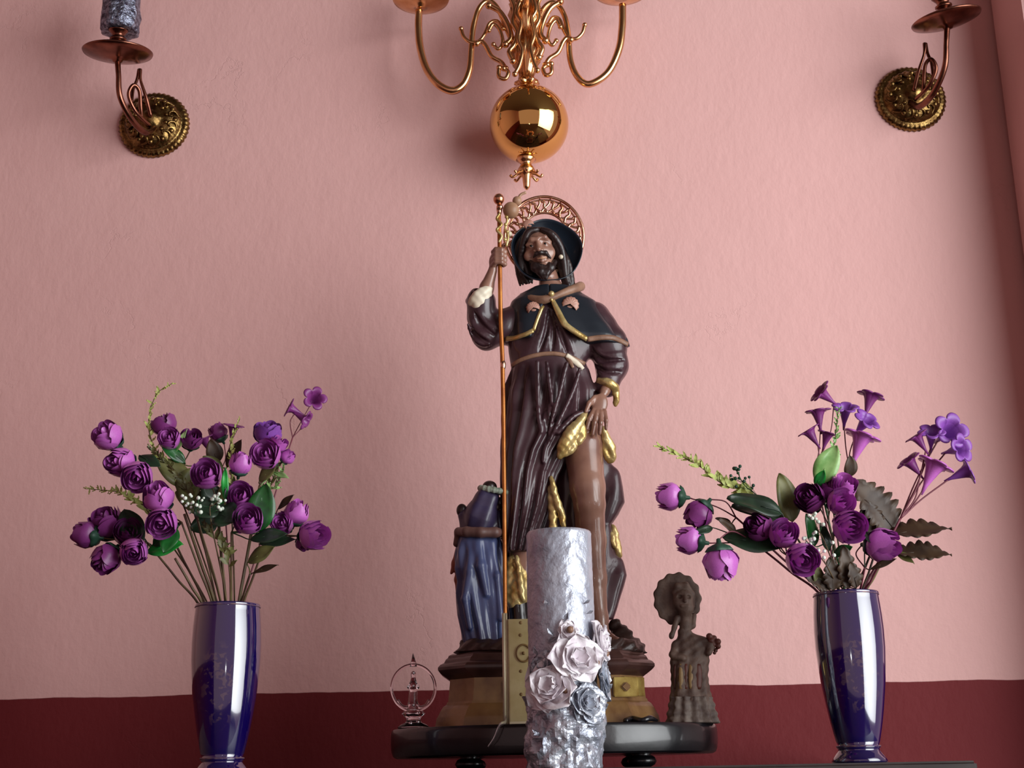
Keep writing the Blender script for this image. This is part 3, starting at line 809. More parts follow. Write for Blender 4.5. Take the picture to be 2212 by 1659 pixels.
bm = bmesh.new(); tube(bm, catmull([WP(1160, -46.5, 575), WP(1170, -50.5, 574.5), WP(1180, -46.5, 572)], 5), [0.0012, 0.0024, 0.0012], 8); obj('lips', bm, M['lips'], body)

# robe
RB = Field((1000, -85, 625), (1375, 80, 1410), 2.2)


def fold(x, y, v, X, Y):
    low = np.clip((v - 790) / 60, 0, 1)
    ph = np.arctan2(Y, X)
    f = 4.2 * low * np.sin(ph * 13 + 0.9 * np.sin(v / 70)) + 2.4 * low * np.sin(ph * 23 + v / 90)
    up = np.clip((775 - v) / 60, 0, 1)
    f = f + 2.8 * up * np.sin(x / 7.5 + (v - 700) / 26) * (Y < 0)
    return f


RB.loft([(630, 1160, 1224, 8, 32), (652, 1112, 1276, 8, 38), (690, 1098, 1300, 6, 48), (740, 1096, 1300, 4, 52), (785, 1104, 1266, 4, 46), (800, 1104, 1272, 4, 47),
         (850, 1093, 1286, 2, 54), (900, 1090, 1288, 0, 60), (945, 1088, 1262, 0, 62), (985, 1086, 1226, 0, 62), (1030, 1086, 1203, 2, 58), (1100, 1086, 1186, 4, 54),
         (1170, 1086, 1160, 6, 48), (1196, 1087, 1150, 6, 46)], 4, fold, 2.3)
# deep pleats gathered from the belt towards the lifted hem
for pts in ([(1160, -62, 800), (1162, -64, 900), (1168, -66, 948)], [(1180, -60, 800), (1186, -64, 850), (1192, -66, 890)], [(1222, -58, 802), (1210, -64, 850), (1196, -68, 905), (1186, -62, 950)],
            [(1250, -56, 812), (1236, -62, 860), (1210, -68, 915), (1180, -62, 975), (1172, -60, 1010)], [(1270, -52, 900), (1238, -64, 915), (1204, -66, 950)]):
    P = catmull(pts, 4); RB.chain([tuple(p) for p in P], [4.5] * len(P), 5)
for pts in ([(1171, -58, 802), (1175, -64, 880), (1180, -66, 940)], [(1203, -58, 802), (1200, -64, 860), (1196, -66, 885)], [(1236, -60, 808), (1224, -66, 860), (1200, -70, 920), (1178, -66, 970)]):
    P = catmull(pts, 4); RB.chain([tuple(p) for p in P], [3.5] * len(P), 4, sub=True)
# sleeves
RB.chain([(1122, 6, 690), (1088, 2, 706), (1050, -4, 724)], [36, 35, 30], 8)
RB.chain([(1052, -2, 722), (1041, -6, 690), (1040, -12, 655)], [33, 30, 31], 10)
RB.cap((1032, -8, 650), (1010, -6, 652), 16, 4, 8)
RB.cap((1044, -34, 615), (1038, -26, 660), 24, 14, 3, sub=True)
RB.chain([(1284, 6, 690), (1312, 2, 745), (1322, -4, 792), (1310, -20, 838)], [38, 42, 34, 25], 10)
# drapery hanging behind the bare leg
RB.loft([(906, 1250, 1296, 24, 16), (936, 1244, 1312, 28, 24), (985, 1246, 1322, 34, 28), (1010, 1250, 1334, 36, 28), (1045, 1250, 1350, 38, 28), (1078, 1250, 1358, 38, 28), (1105, 1250, 1342, 38, 28),
         (1128, 1250, 1321, 38, 27), (1160, 1250, 1334, 38, 27), (1200, 1246, 1342, 38, 28), (1238, 1244, 1353, 38, 28), (1270, 1244, 1344, 38, 27), (1305, 1244, 1333, 38, 26), (1334, 1250, 1322, 38, 24)], 6,
        lambda x, y, v, X, Y: 3 * np.sin(x / 9 + v / 40))
RB.loft([(1000, 1090, 1270, 34, 20), (1100, 1090, 1270, 36, 20), (1200, 1092, 1270, 36, 22), (1330, 1096, 1270, 36, 22), (1390, 1100, 1270, 36, 22)], 4, lambda x, y, v, X, Y: 3 * np.sin(x / 8))
def ridge(F_, pts, r, sub=False, k=4, sink=0.35):
    P = catmull([(p[0], 0, p[1]) for p in pts], 5)
    D = [F_.front(p.x, p.z, 60) for p in P]; D = [d if d < 50 else -40 for d in D]
    for _ in range(2): D = [D[0]] + [(D[i - 1] + D[i] + D[i + 1]) / 3 for i in range(1, len(D) - 1)] + [D[-1]]
    rr = [r * (0.45 + 0.55 * math.sin(PI * i / (len(P) - 1))) for i in range(len(P))]
    F_.chain([(p.x, d + r * sink * (0 if sub else 1), p.z) for p, d in zip(P, D)], rr, k, sub=sub)


# tunic folds fanning from the collar, and creases in the sleeves
for pts in ([(1184, 672), (1172, 720), (1152, 772)], [(1188, 668), (1184, 720), (1176, 772)], [(1192, 672), (1202, 724), (1206, 774)], [(1198, 690), (1222, 738), (1240, 778)]):
    ridge(RB, pts, 5.5)
for pts in ([(1186, 680), (1180, 728), (1164, 772)], [(1190, 684), (1194, 730), (1192, 772)], [(1196, 700), (1212, 740), (1224, 774)]):
    ridge(RB, pts, 3.5, True)
for pts in ([(1016, 690), (1030, 720), (1056, 742)], [(1012, 712), (1030, 742), (1062, 756)], [(1034, 680), (1050, 706), (1080, 722)],
            [(1280, 752), (1304, 776), (1346, 770)], [(1284, 778), (1304, 800), (1344, 800)], [(1288, 806), (1304, 822), (1332, 824)]):
    ridge(RB, pts, 5)
for pts in ([(1012, 702), (1030, 732), (1058, 750)], [(1026, 684), (1040, 712), (1068, 732)], [(1282, 766), (1304, 788), (1346, 786)], [(1286, 792), (1304, 812), (1340, 812)]):
    ridge(RB, pts, 3.5, True)
# open slit beside the leg
RB.cap((1212, -70, 1020), (1196, -70, 1140), 9, 16, 4, sub=True)
RB.disp(lambda x, y, v: 0.9 * np.sin(x / 11 + v / 17) * np.sin(y / 13 - v / 23))
robe = fobj('robe', RB, mp, M['robe'], st)

# cape
CP = Field((1070, -90, 605), (1385, 80, 780), 2.0)
CP.loft([(622, 1150, 1240, 8, 38), (636, 1122, 1262, 8, 44), (652, 1104, 1288, 6, 50), (680, 1094, 1310, 4, 57), (710, 1091, 1334, 2, 62), (735, 1092, 1352, 0, 64), (754, 1096, 1358, 0, 63)], 4,
        lambda x, y, v, X, Y: 2.2 * np.sin(np.arctan2(Y, X) * 9) * np.clip((v - 660) / 50, 0, 1), 2.2)
co = [CP.ax[i].reshape([-1 if j == i else 1 for j in range(3)]) for i in range(3)]
xl = np.where(co[2] < 650, 1186, 1180 - (co[2] - 650) * 0.36); xr = np.where(co[2] < 655, 1187, 1190 + (co[2] - 655) * 0.42)
hem = np.where(co[0] < 1165, 742, np.where(co[0] < 1225, 728, 728 + np.clip((co[0] - 1225) / 42, 0, 1) * 24))
wedge = np.maximum(np.maximum(xl - co[0], co[0] - xr), co[1] - 0.0)
inner = ((co[0] - 1195) / 40) ** 2 + ((co[1] - 8) / 30) ** 2
CP.mix((slice(None),) * 3, np.broadcast_to(wedge, CP.n).astype(np.float32), 2, True)
CP.mix((slice(None),) * 3, np.broadcast_to(hem - co[2], CP.n).astype(np.float32), 2, True)
cape = fobj('cape', CP, mp, M['cape'], st)


def surf_tube(F_, pts, r, m, name, parent, lift=1.0, n=5, flat=0.6, seg=8):
    P = catmull([(p[0], 0, p[1]) for p in pts], n)
    D = []
    for p in P: D.append(min(F_.front(p.x, p.z, 99), F_.front(p.x + 2, p.z, 99), F_.front(p.x - 2, p.z, 99), F_.front(p.x, p.z - 4, 99)))
    good = [d for d in D if d < 90] or [0]
    D = [d if d < 90 else (good[-1]) for d in D]
    for _ in range(2): D = [D[0]] + [(D[i - 1] + D[i] + D[i + 1]) / 3 for i in range(1, len(D) - 1)] + [D[-1]]
    Q = [WP(p.x, d - lift, p.z) for p, d in zip(P, D)]
    bm = bmesh.new(); kk_ = 0.00078
    tube(bm, Q, [x * kk_ for x in r] if isinstance(r, (list, tuple)) else r * kk_, seg, flat=flat)
    return obj(name, bm, m, parent)


surf_tube(CP, [(1093, 737), (1112, 740), (1134, 738), (1151, 730)], 6, M['gold'], 'gold_border', cape)
surf_tube(CP, [(1152, 730), (1160, 706), (1170, 680), (1180, 658)], 4, M['gold'], 'gold_border', cape)
surf_tube(CP, [(1192, 662), (1204, 690), (1216, 716), (1226, 726), (1244, 738), (1266, 750)], [5, 7, 8, 7, 7, 6], M['gold'], 'gold_border', cape)
surf_tube(CP, [(1266, 750), (1290, 746), (1318, 744), (1340, 746), (1354, 750)], 6.5, M['tan'], 'gold_border', cape)
bm = bmesh.new(); tube(bm, catmull([WP(*p) for p in ((1128, 4, 638), (1144, -26, 654), (1168, -44, 662), (1190, -47, 658), (1216, -42, 646), (1240, -26, 632), (1254, 2, 618), (1246, 30, 612))], 6), [0.006, 0.0085, 0.008, 0.006, 0.008, 0.009, 0.008], 12)
obj('collar', bm, M['tan'], cape)
bm = bmesh.new(); ball(bm, WP(1190, -54, 652), 0.0055, 14); ball(bm, WP(1190, -53, 664), 0.003, 10)
obj('clasp', bm, M['gold'], cape)


def scallop(c, r, tilt, parent, m, name='scallop_shell'):
    """fan shell with ribs, facing the front"""
    bm = bmesh.new(); n, q = 36, 8; rows = []
    c = WP(*c)
    for j in range(q + 1):
        t = j / q; row = []
        for i in range(n + 1):
            a = R(-118 + 236 * i / n); rr = r * t * (1 + 0.05 * math.cos(i / n * 2 * PI * 9) * t)
            x = rr * math.sin(a) * 0.95; z = r * 0.55 - (1 - math.cos(a) * t) * r * 0.62 + (t - 1) * 0.0
            z = rr * math.cos(a) - r * 0.35
            y = -math.sqrt(max(0, 1 - t * t)) * r * 0.42 + 0.04 * r * math.cos(i / n * 2 * PI * 9) * t
            v = Matrix.Rotation(tilt, 3, 'Y') @ Vector((x, y, z)); row.append(bm.verts.new(c + v))
        rows.append(row)
    for A, B in zip(rows, rows[1:]):
        for i in range(n):
            try: bm.faces.new((A[i], A[i + 1], B[i + 1], B[i]))
            except ValueError: pass
    bmesh.ops.remove_doubles(bm, verts=bm.verts, dist=1e-6)
    ball(bm, c + Matrix.Rotation(tilt, 3, 'Y') @ Vector((0, 0, -r * .6)), r * .3, 10, (1.4, .5, .7))
    o = obj(name, bm, m, parent)
    so = o.modifiers.new('thickness', 'SOLIDIFY'); so.thickness = 0.0015
    return o


scallop((1150, CP.front(1150, 676) - 2, 676), 0.013, -0.25, cape, M['shell'])
scallop((1232, CP.front(1232, 668) - 3, 668), 0.016, 0.3, cape, M['shell'])

# belt with its knot and tassel
surf_tube(RB, [(1106, 793), (1126, 786), (1150, 780), (1180, 776), (1206, 777), (1232, 782), (1262, 792)], 5.2, M['tan'], 'belt', robe, lift=0.5)
b = [o for o in st.children_recursive if o.name.startswith('belt')][0]
surf_tube(RB, [(1222, 779), (1236, 788), (1250, 798), (1258, 806)], [6, 7, 5], M['cream'], 'knot', b, lift=3)
surf_tube(RB, [(1222, 780), (1230, 792), (1236, 806)], [5, 5, 3.5], M['tan'], 'knot', b, lift=3)

# gilded hems and linings
def hem_piece(chains, k, name, m, h=1.8):
    xs = [p[0] for c_, r_ in chains for p in c_]; ys = [p[1] for c_, r_ in chains for p in c_]; vv = [p[2] for c_, r_ in chains for p in c_]
    G = Field((min(xs) - 24, min(ys) - 24, min(vv) - 24), (max(xs) + 24, max(ys) + 24, max(vv) + 24), h)
    for P, rs in chains:
        P = [tuple(p) for p in catmull(P, 5)]; rr = np.interp(np.linspace(0, 1, len(P)), np.linspace(0, 1, len(rs)), rs)
        G.chain(P, list(rr), k)
    G.disp(lambda x, y, v: 0.8 * np.sin(x / 3.1) * np.sin(v / 3.3))
    return fobj(name, G, mp, m, robe)


hem_piece([([(1262, -56, 906), (1248, -64, 930), (1232, -66, 950), (1216, -64, 976), (1208, -60, 1000)], [5, 9, 13, 12, 6]),
           ([(1250, -60, 925), (1256, -58, 950), (1246, -58, 970)], [6, 8, 6]), ([(1232, -60, 962), (1234, -58, 982), (1216, -58, 994)], [8, 7, 5])], 5, 'gilt_hem', M['gold'])
hem_piece([([(1302, -36, 934), (1308, -30, 956), (1318, -22, 972), (1322, -14, 996)], [6, 8, 9, 7]), ([(1312, -26, 950), (1304, -24, 975), (1314, -14, 1000)], [5, 6, 5])], 5, 'gilt_hem', M['gold'])
hem_piece([([(1190, -44, 1040), (1196, -46, 1070), (1204, -44, 1098), (1212, -42, 1118), (1216, -40, 1144)], [4, 6, 7, 6, 5]), ([(1188, -38, 1060), (1192, -36, 1100), (1194, -34, 1140), (1192, -30, 1180)], [5, 8, 8, 7])], 5, 'gilt_hem', M['gold'])
hem_piece([([(1326, 34, 1130), (1330, 34, 1150), (1336, 34, 1180), (1340, 36, 1196)], [4, 8, 8, 5]), ([(1322, 22, 1150), (1328, 22, 1176)], [5, 5])], 5, 'gilt_hem', M['gold'])
hem_piece([([(1122, 8, 1188), (1124, 0, 1240), (1120, -8, 1276), (1116, -8, 1306)], [20, 24, 24, 20]), ([(1116, -26, 1206), (1122, -30, 1240), (1126, -34, 1274), (1130, -30, 1300)], [4, 5, 6, 5]),
           ([(1104, -10, 1210), (1102, -14, 1260), (1100, -16, 1300)], [8, 9, 7])], 5, 'gilt_lining', M['gold'])
# cuffs
hem_piece([([(1294, -30, 832), (1310, -44, 838), (1326, -36, 846), (1328, -14, 850), (1312, -6, 842), (1296, -14, 834), (1294, -30, 832)], [7, 8, 8, 6, 6, 6, 7]),
           ([(1326, -30, 850), (1330, -26, 866), (1328, -22, 880)], [6, 6, 4])], 4, 'gilt_cuff', M['gold'])
o = hem_piece([([(1020, -30, 664), (1032, -38, 652), (1048, -38, 642), (1060, -32, 634)], [8, 10, 9, 5]), ([(1030, -32, 672), (1040, -34, 660), (1056, -30, 646)], [8, 9, 7])], 5, 'cream_cuff', M['cream'])
# dark buskins on both feet
G = Field((1080, -80, 1270), (1150, 50, 1410), 1.8)
G.chain([(1118, -8, 1296), (1122, -4, 1340), (1124, -4, 1374), (1122, -36, 1390)], [22, 21, 22, 15], 6)
boot = fobj('boot', G, mp, mat('black_boot', (22, 16, 16), 0.3, coat=0.4), st)

# beard and hair
H = Field((1085, -75, 480), (1290, 60, 670), 1.4)
H.chain([(1152, -42, 570), (1158, -47, 564), (1166, -50, 562)], [2.2, 4.2, 4.4], 3); H.chain([(1166, -50, 562), (1178, -47, 562), (1188, -38, 570)], [4.4, 4.4, 2.6], 3)
H.chain([(1146, -26, 574), (1154, -34, 590), (1168, -38, 600), (1176, -38, 610)], [5, 8, 9, 4], 5)
H.chain([(1198, -18, 572), (1190, -30, 588), (1180, -36, 600), (1178, -38, 612)], [6, 8, 9, 4], 5)
for i in range(7):
    x = 1150 + i * 6; H.chain([(x, -36 - 3 * math.sin(i), 586 - abs(i - 3) * 1.5), (1164 + i * 3.4, -42, 600 + (i % 2) * 5), (1168 + i * 2.4, -38, 610 + (i % 3) * 3)], [4.2, 3.8, 2.2], 1.5)
for sx, path in ((1, [(1172, -30, 506), (1192, -28, 516), (1208, -16, 540), (1218, -10, 570), (1224, -6, 600), (1232, -6, 632)]),
                 (-1, [(1160, -30, 506), (1142, -28, 512), (1128, -20, 534), (1124, -10, 562), (1130, -6, 588), (1138, -4, 612)])):
    for j in range(7):
        off = (j - 3); P = []
        for i, p in enumerate(path):
            P.append((p[0] + sx * off * 2.6 * (0.4 + i * 0.22) + 2.5 * math.sin(i * 1.9 + j * 1.3), p[1] + abs(off) * 2.4 + (3 if off > 0 else 0) + 2 * math.sin(i * 1.3 + j), p[2] + off * 0.8))
        P = [tuple(p) for p in catmull(P, 4)]; H.chain(P, list(np.interp(np.linspace(0, 1, len(P)), [0, .3, .8, 1], [5, 7.5, 6.5, 2.5])), 2)
H.ell((1168, 16, 534), (44, 30, 44), 4)
hair = fobj('hair', H, mp, M['hair'], st)

# hat worn on the back of the head, brim turned to the front
hc = WP(1178, 14, 546)
Mh = Matrix.Translation(hc) @ Matrix.Rotation(R(90 - 6), 4, 'X') @ Matrix.Rotation(R(8), 4, 'Y')
kk_ = 0.00078
bm = bmesh.new()
brim = lambda a, r, z: r * (1 + 0.035 * math.sin(2 * a + 0.8) + (0.02 * math.sin(5 * a) if r > 60 * kk_ else 0))
lathe(bm, [(x * kk_, z * kk_) for x, z in ((0, -44), (22, -42), (38, -34), (45, -20), (47, -8), (56, -1), (68, 8), (77, 19), (80, 26), (82, 26), (82, 22), (78, 12), (70, 2), (60, -7), (52, -12), (50, -22), (43, -39), (25, -49), (0, -51))][::-1], Mh, 72, fn=brim, close=False)
hat = obj('hat', bm, M['hat'], st)
scallop((1139, -22, 490), 0.0105, -0.6, hat, M['shell'])
bm = bmesh.new(); ball(bm, WP(1100, -16, 511), 0.0055, 12); ball(bm, WP(1211, -24, 563), 0.0042, 12)
obj('pearl', bm, M['cream'], hat)

# pierced halo
hcx, hcv = 1176, 497
bm = bmesh.new()
HP = lambda a, r: WP(hcx + r * math.cos(a), 42 - 4 * math.sin(a), hcv - r * math.sin(a) * 1.0)
for r_, t_ in ((86, 4.0), (79, 2.4), (51, 3.2)): tube(bm, [HP(2 * PI * i / 72, r_) for i in range(72)], t_ * kk_, 8, closed=True)
NB = 22
for i in range(NB):
    a0 = 2 * PI * i / NB; a1 = 2 * PI * (i + 1) / NB; am = (a0 + a1) / 2
    tube(bm, catmull([HP(a0, 52), HP(am, 62), HP(am, 73), HP(a1, 80)], 4), 3.8 * kk_, 6)
    tube(bm, catmull([HP(a1, 52), HP(am, 60), HP(a0, 71), HP(a0, 80)], 4), 3.2 * kk_, 6)
    ball(bm, HP(am, 66), 4.2 * kk_, 8)
    ball(bm, HP(a0, 87), 2.6 * kk_, 8)
tube(bm, [HP(PI * 1.5, 51), WP(hcx + 2, 30, 560)], 2.5 * kk_, 6)
obj('halo', bm, M['halo'], st)

# staff with gourd
bm = bmesh.new()
tube(bm, catmull([WP(1078, -42, 452), WP(1080, -42, 560), WP(1082, -42, 700), WP(1086, -42, 800), WP(1089, -42, 1000), WP(1092, -40, 1399)], 8), [4.4 * kk_, 5 * kk_, 5 * kk_, 5 * kk_, 5 * kk_, 4.6 * kk_], 12)
stf = obj('staff', bm, M['staff'], st)
bm = bmesh.new(); ball(bm, WP(1078, -42, 446), 13 * kk_, 16, (1, 1, 1.05)); ball(bm, WP(1080, -42, 463), 8 * kk_, 12); tube(bm, [WP(1079, -42, 466), WP(1079, -42, 478)], [7 * kk_, 5 * kk_], 10)
obj('knob', bm, M['halo'], stf)
bm = bmesh.new(); ball(bm, WP(1087, -42, 800), 8 * kk_, 12, (.8, .8, 1.6)); obj('knot', bm, M['halo'], stf)
bm = bmesh.new(); ball(bm, WP(1104, -38, 468), 19 * kk_, 20, (1, .9, 1.05)); ball(bm, WP(1117, -38, 448), 11 * kk_, 16); tube(bm, catmull([WP(1120, -38, 442), WP(1126, -38, 434), WP(1136, -38, 430)], 4), 3.5 * kk_, 8)
obj('gourd', bm, M['gourd'], stf)
bm = bmesh.new()
tube(bm, catmull([WP(1090, -40, 470), WP(1096, -40, 490), WP(1092, -40, 508), (WP(1098, -40, 524)), WP(1094, -40, 546)], 6), 3 * kk_, 8)
for v in (484, 500, 516, 532): ball(bm, WP(1094 + 3 * math.sin(v), -42, v), 4.5 * kk_, 10)
tube(bm, catmull([WP(1080, -47, 478), WP(1074, -47, 490), WP(1084, -49, 502), WP(1074, -49, 514), WP(1084, -48, 526), WP(1078, -47, 540)], 6), 3.2 * kk_, 8)
obj('gourd_cord', bm, M['gold'], stf)

# rocky ground under the saint
G = Field((950, -110, 1330), (1420, 100, 1430), 3)
G.loft([(1386, 1004, 1378, 0, 78), (1396, 990, 1388, 0, 88), (1408, 982, 1392, 0, 92), (1420, 978, 1394, 0, 92)], 3, None, 2.6)
G.chain([(1345, 10, 1376), (1366, 0, 1400)], [22, 22], 14); G.chain([(1330, 30, 1350), (1345, 30, 1390)], [15, 26], 14)
G.disp(lambda x, y, v: 3.4 * np.sin(x / 13 + y / 9) * np.cos(y / 11 + v / 8) + 1.8 * np.sin(x / 5 + v / 4))
co2 = np.broadcast_to((1413 - G.ax[2]).reshape(1, 1, -1), G.n).astype(np.float32)
G.mix((slice(None),) * 3, co2, 0, True)
fobj('rocky_ground', G, mp, M['rock'], st)

# ------------------------------------------------------------------ small blue figure beside the saint
an = empty('angel_figurine', WP(1040, -8, 1396), 'small figurine in blue robe with brown sash at the left foot of the tall saint', 'figurine')
A = Field((960, -70, 1030), (1110, 60, 1410), 1.7)


def afold(x, y, v, X, Y):
    ph = np.arctan2(Y, X); return 2.6 * np.clip((v - 1165) / 30, 0, 1) * np.sin(ph * 8 + 1.4 * np.sin(v / 38)) + 1.4 * np.sin(ph * 15 - v / 30) * np.clip((v - 1165) / 30, 0, 1)


A.loft([(1150, 996, 1076, -8, 28), (1175, 988, 1084, -8, 36), (1230, 984, 1088, -8, 40), (1258, 990, 1088, -8, 38), (1285, 986, 1088, -8, 40), (1330, 990, 1086, -8, 38), (1365, 998, 1084, -8, 34), (1400, 1004, 1084, -8, 32)], 3, afold, 2.2)
A.chain([(1010, -18, 1190), (1016, -42, 1240), (1006, -46, 1300), (1016, -42, 1360)], [6, 9, 8, 6], 6)
A.chain([(1036, -38, 1170), (1040, -48, 1230), (1052, -46, 1290)], [6, 10, 6], 6)
A.chain([(1062, -36, 1180), (1074, -42, 1250), (1082, -38, 1340)], [5, 7, 8], 6)
robe2 = fobj('robe', A, mp, M['blue'], an)
A = Field((960, -70, 1020), (1115, 60, 1190), 1.6)
A.chain([(1038, -8, 1150), (1040, -10, 1116), (1048, -18, 1092)], [34, 38, 28], 8)
A.chain([(1008, -6, 1146), (1004, -6, 1116)], [16, 14], 8); A.chain([(1070, -12, 1140), (1072, -14, 1112)], [16, 13], 8)
A.ell((1052, -22, 1082), (26, 24, 24), 6)
A.disp(lambda x, y, v: 1.6 * np.sin(x / 6 + v / 14))
fobj('hooded_mantle', A, mp, M['violet'], an)
G = Field((960, -70, 1020), (1115, 60, 1300), 1.6)
G.ell((998, -6, 1104), (12, 10, 15), 4); G.ell((1074, -22, 1100), (8, 8, 9), 3); G.ell((1058, -18, 1056), (16, 16, 14), 4); G.ell((1080, -12, 1088), (9, 12, 12), 3)
fobj('hair', G, mp, M['hair'], an)
bm = bmesh.new(); P = [WP(1066 + 29 * math.cos(a) + 2, -22 + 22 * math.sin(a), 1064 + 5 * math.cos(a) - 3 * math.sin(a)) for a in [2 * PI * i / 32 for i in range(32)]]
tube(bm, P, 6.5 * kk_, 10, closed=True)
for i in range(0, 32, 2): ball(bm, P[i], 7.5 * kk_, 8)
obj('wreath', bm, M['wreath'], an)
G = Field((960, -80, 1120), (1115, 60, 1260), 1.6)
G.chain([(992, -14, 1152), (1010, -42, 1156), (1040, -52, 1159), (1070, -46, 1158), (1088, -20, 1154)], [10, 11, 11, 11, 9], 4)
G.chain([(992, -14, 1152), (1000, 20, 1150), (1040, 34, 1150), (1080, 18, 1152), (1088, -20, 1154)], [10, 10, 10, 10, 9], 4)
G.chain([(990, -10, 1158), (986, -6, 1176)], [8, 7], 4)
fobj('sash', G, mp, M['sash'], an)
G = Field((955, -40, 1150), (1040, 60, 1330), 1.6)
G.chain([(996, 16, 1180), (984, 16, 1215), (974, 16, 1236)], [12, 9, 3], 6); G.chain([(996, 16, 1190), (988, 16, 1250), (992, 14, 1300)], [10, 7, 6], 6)
fobj('wing', G, mp, mat('russet_wing', (150, 78, 58), 0.45), an, 'russet wing tip')
# ------------------------------------------------------------------ brown stone figurine at the right of the stand
FY = 0.16
mp2 = plane_map(FY); WQ = lambda x, y, v: Vector(mp2([(x, y, v)])[0])
zst = ZT


def vz(z, x, Y):
    """photo py of height z above px x on plane Y"""
    lo, hi = 1000.0, 1700.0
    for _ in range(40):
        mid = (lo + hi) / 2
        if W(x, mid, Y).z > z: lo = mid
        else: hi = mid
    return lo


vb = vz(ZT, 1494, FY)
fg = empty('stone_figurine', (WQ(1494, 0, 1500).x, FY, ZT), 'small brown stone figurine with large round nimbus on the right of the stand', 'figurine')
K = Field((1400, -60, 1340), (1575, 60, vb + 10), 1.6)
K.loft([(1366, 1468, 1494, 0, 10), (1378, 1462, 1520, 0, 16), (1392, 1456, 1531, 0, 20), (1410, 1450, 1532, 0, 24), (1430, 1449, 1530, 0, 26), (1460, 1450, 1528, 0, 27), (1490, 1450, 1532, 0, 28), (1512, 1448, 1538, 0, 30), (vb, 1446, 1542, 0, 32)],
       4, lambda x, y, v, X, Y: 1.6 * np.sin(np.arctan2(Y, X) * 9 + v / 40) * np.clip((v - 1400) / 40, 0, 1), 2.4)
K.chain([(1512, -6, 1384), (1534, -14, 1396), (1528, -22, 1412)], [11, 9, 7], 5)
K.chain([(1460, -6, 1392), (1452, -16, 1416), (1472, -26, 1424)], [9, 8, 7], 5)
K.ell((1478, -4, 1366), (13, 12, 15), 6)
K.disp(lambda x, y, v: 1.0 * np.sin(x / 4.3 + v / 7) * np.cos(v / 5.1))
fobj('draped_body', K, mp2, M['stone'], fg)
bm = bmesh.new()
lathe(bm, [(0, 9), (20, 8), (30, 4), (40, 2), (47, 4), (50, 1), (50, -3), (46, -6), (0, -7)][::-1], Matrix.Translation(WQ(1464, 6, 1293)) @ Matrix.Rotation(R(96), 4, 'X') @ Matrix.Diagonal((kk_, kk_ * 1.1, kk_, 1)), 90,
      fn=lambda a, r, z: r * (1 + (0.035 * math.cos(13 * a) if r > 35 else 0.05 * math.sin(5 * a))))
nb = obj('nimbus', bm, M['stone'], fg)
G = Field((1400, -60, 1230), (1540, 40, 1400), 1.4)
G.ell((1474, -10, 1298), (22, 16, 26), 4); G.cap((1476, -26, 1292), (1477, -30, 1302), 3, 4, 3); G.ell((1466, -22, 1292), (5, 5, 4), 3, sub=True); G.ell((1486, -22, 1292), (5, 5, 4), 3, sub=True)
G.chain([(1470, -24, 1312), (1482, -24, 1312)], [3, 3], 2); G.ell((1482, -14, 1316), (15, 11, 14), 6)
G.chain([(1456, -8, 1282), (1462, -12, 1268), (1480, -12, 1266), (1494, -6, 1284), (1496, -2, 1310)], [6, 7, 7, 6, 5], 4)
G.chain([(1480, -6, 1320), (1480, -4, 1350), (1478, -2, 1372)], [13, 11, 13], 6)
G.chain([(1499, 0, 1330), (1496, -4, 1352), (1484, -6, 1362)], [6, 6, 5], 4); G.chain([(1462, -6, 1336), (1456, -8, 1356), (1450, -10, 1376)], [7, 5.5, 5], 4)
G.ell((1449, -10, 1374), (5.5, 5, 8), 2)
fobj('head', G, mp2, M['stone'], fg)
G = Field((1500, -50, 1350), (1580, 40, 1440), 1.3)
for i, (x, v, r_) in enumerate(((1530, 1376, 7), (1540, 1380, 7), (1548, 1388, 7), (1549, 1398, 6), (1544, 1406, 5), (1541, 1412, 4), (1534, 1386, 7), (1526, 1392, 7), (1538, 1394, 6))):
    G.ell((x, -16 + 4 * math.sin(i * 2), v), (r_, r_, r_), 2)
fobj('flower_bunch', G, mp2, M['redstone'], fg)
for x, w_, m in ((1468, 5, 'ochre'), (1479, 5, 'redstone'), (1489, 5, 'ochre'), (1505, 9, 'redstone'), (1457, 4, 'redstone')):
    bm = bmesh.new(); P = [WQ(x, K.front(x, v, -26) + 0.4, v) for v in range(1436, 1492, 6)]
    tube(bm, P, [w_ * .6 * kk_, w_ * kk_, w_ * kk_, w_ * .7 * kk_], 8, flat=0.45)
    obj('robe_stripe', bm, M[m], fg)
G = Field((1420, -70, 1490), (1570, 60, vb + 8), 1.8)
G.loft([(1506, 1450, 1536, -2, 30), (1530, 1446, 1542, -2, 34), (vb - 4, 1442, 1550, -2, 37), (vb, 1441, 1551, -2, 37)], 4, lambda x, y, v, X, Y: 2.4 * np.sin(np.arctan2(Y, X) * 14) + 1.2 * np.sin(v / 3), 2.8)
for x in (1452, 1474, 1498, 1522, 1540): G.ell((x, -34 + abs(x - 1496) * .25, vb - 8), (9, 7, 8), 4)
G.mix((slice(None),) * 3, np.broadcast_to((vb - G.ax[2]).reshape(1, 1, -1), G.n).astype(np.float32), 0, True)
fobj('base', G, mp2, M['stonelt'], fg)

# little flat dark ornaments in front of the pedestal (right)
bm = bmesh.new(); P = [W(x, 1556, .11) for x in (1350, 1368, 1386, 1404, 1420)]
tube(bm, catmull([Vector((p.x, p.y + .012 * math.sin(i * 2), ZT + 0.004 + .003 * (i % 2))) for i, p in enumerate(P)], 6), [.004, .0055, .004, .005, .003], 8)
tag(obj('rosary_cord', bm, M['black']), 'short dark cord lying on the stand between pedestal and brown figurine', 'cord')

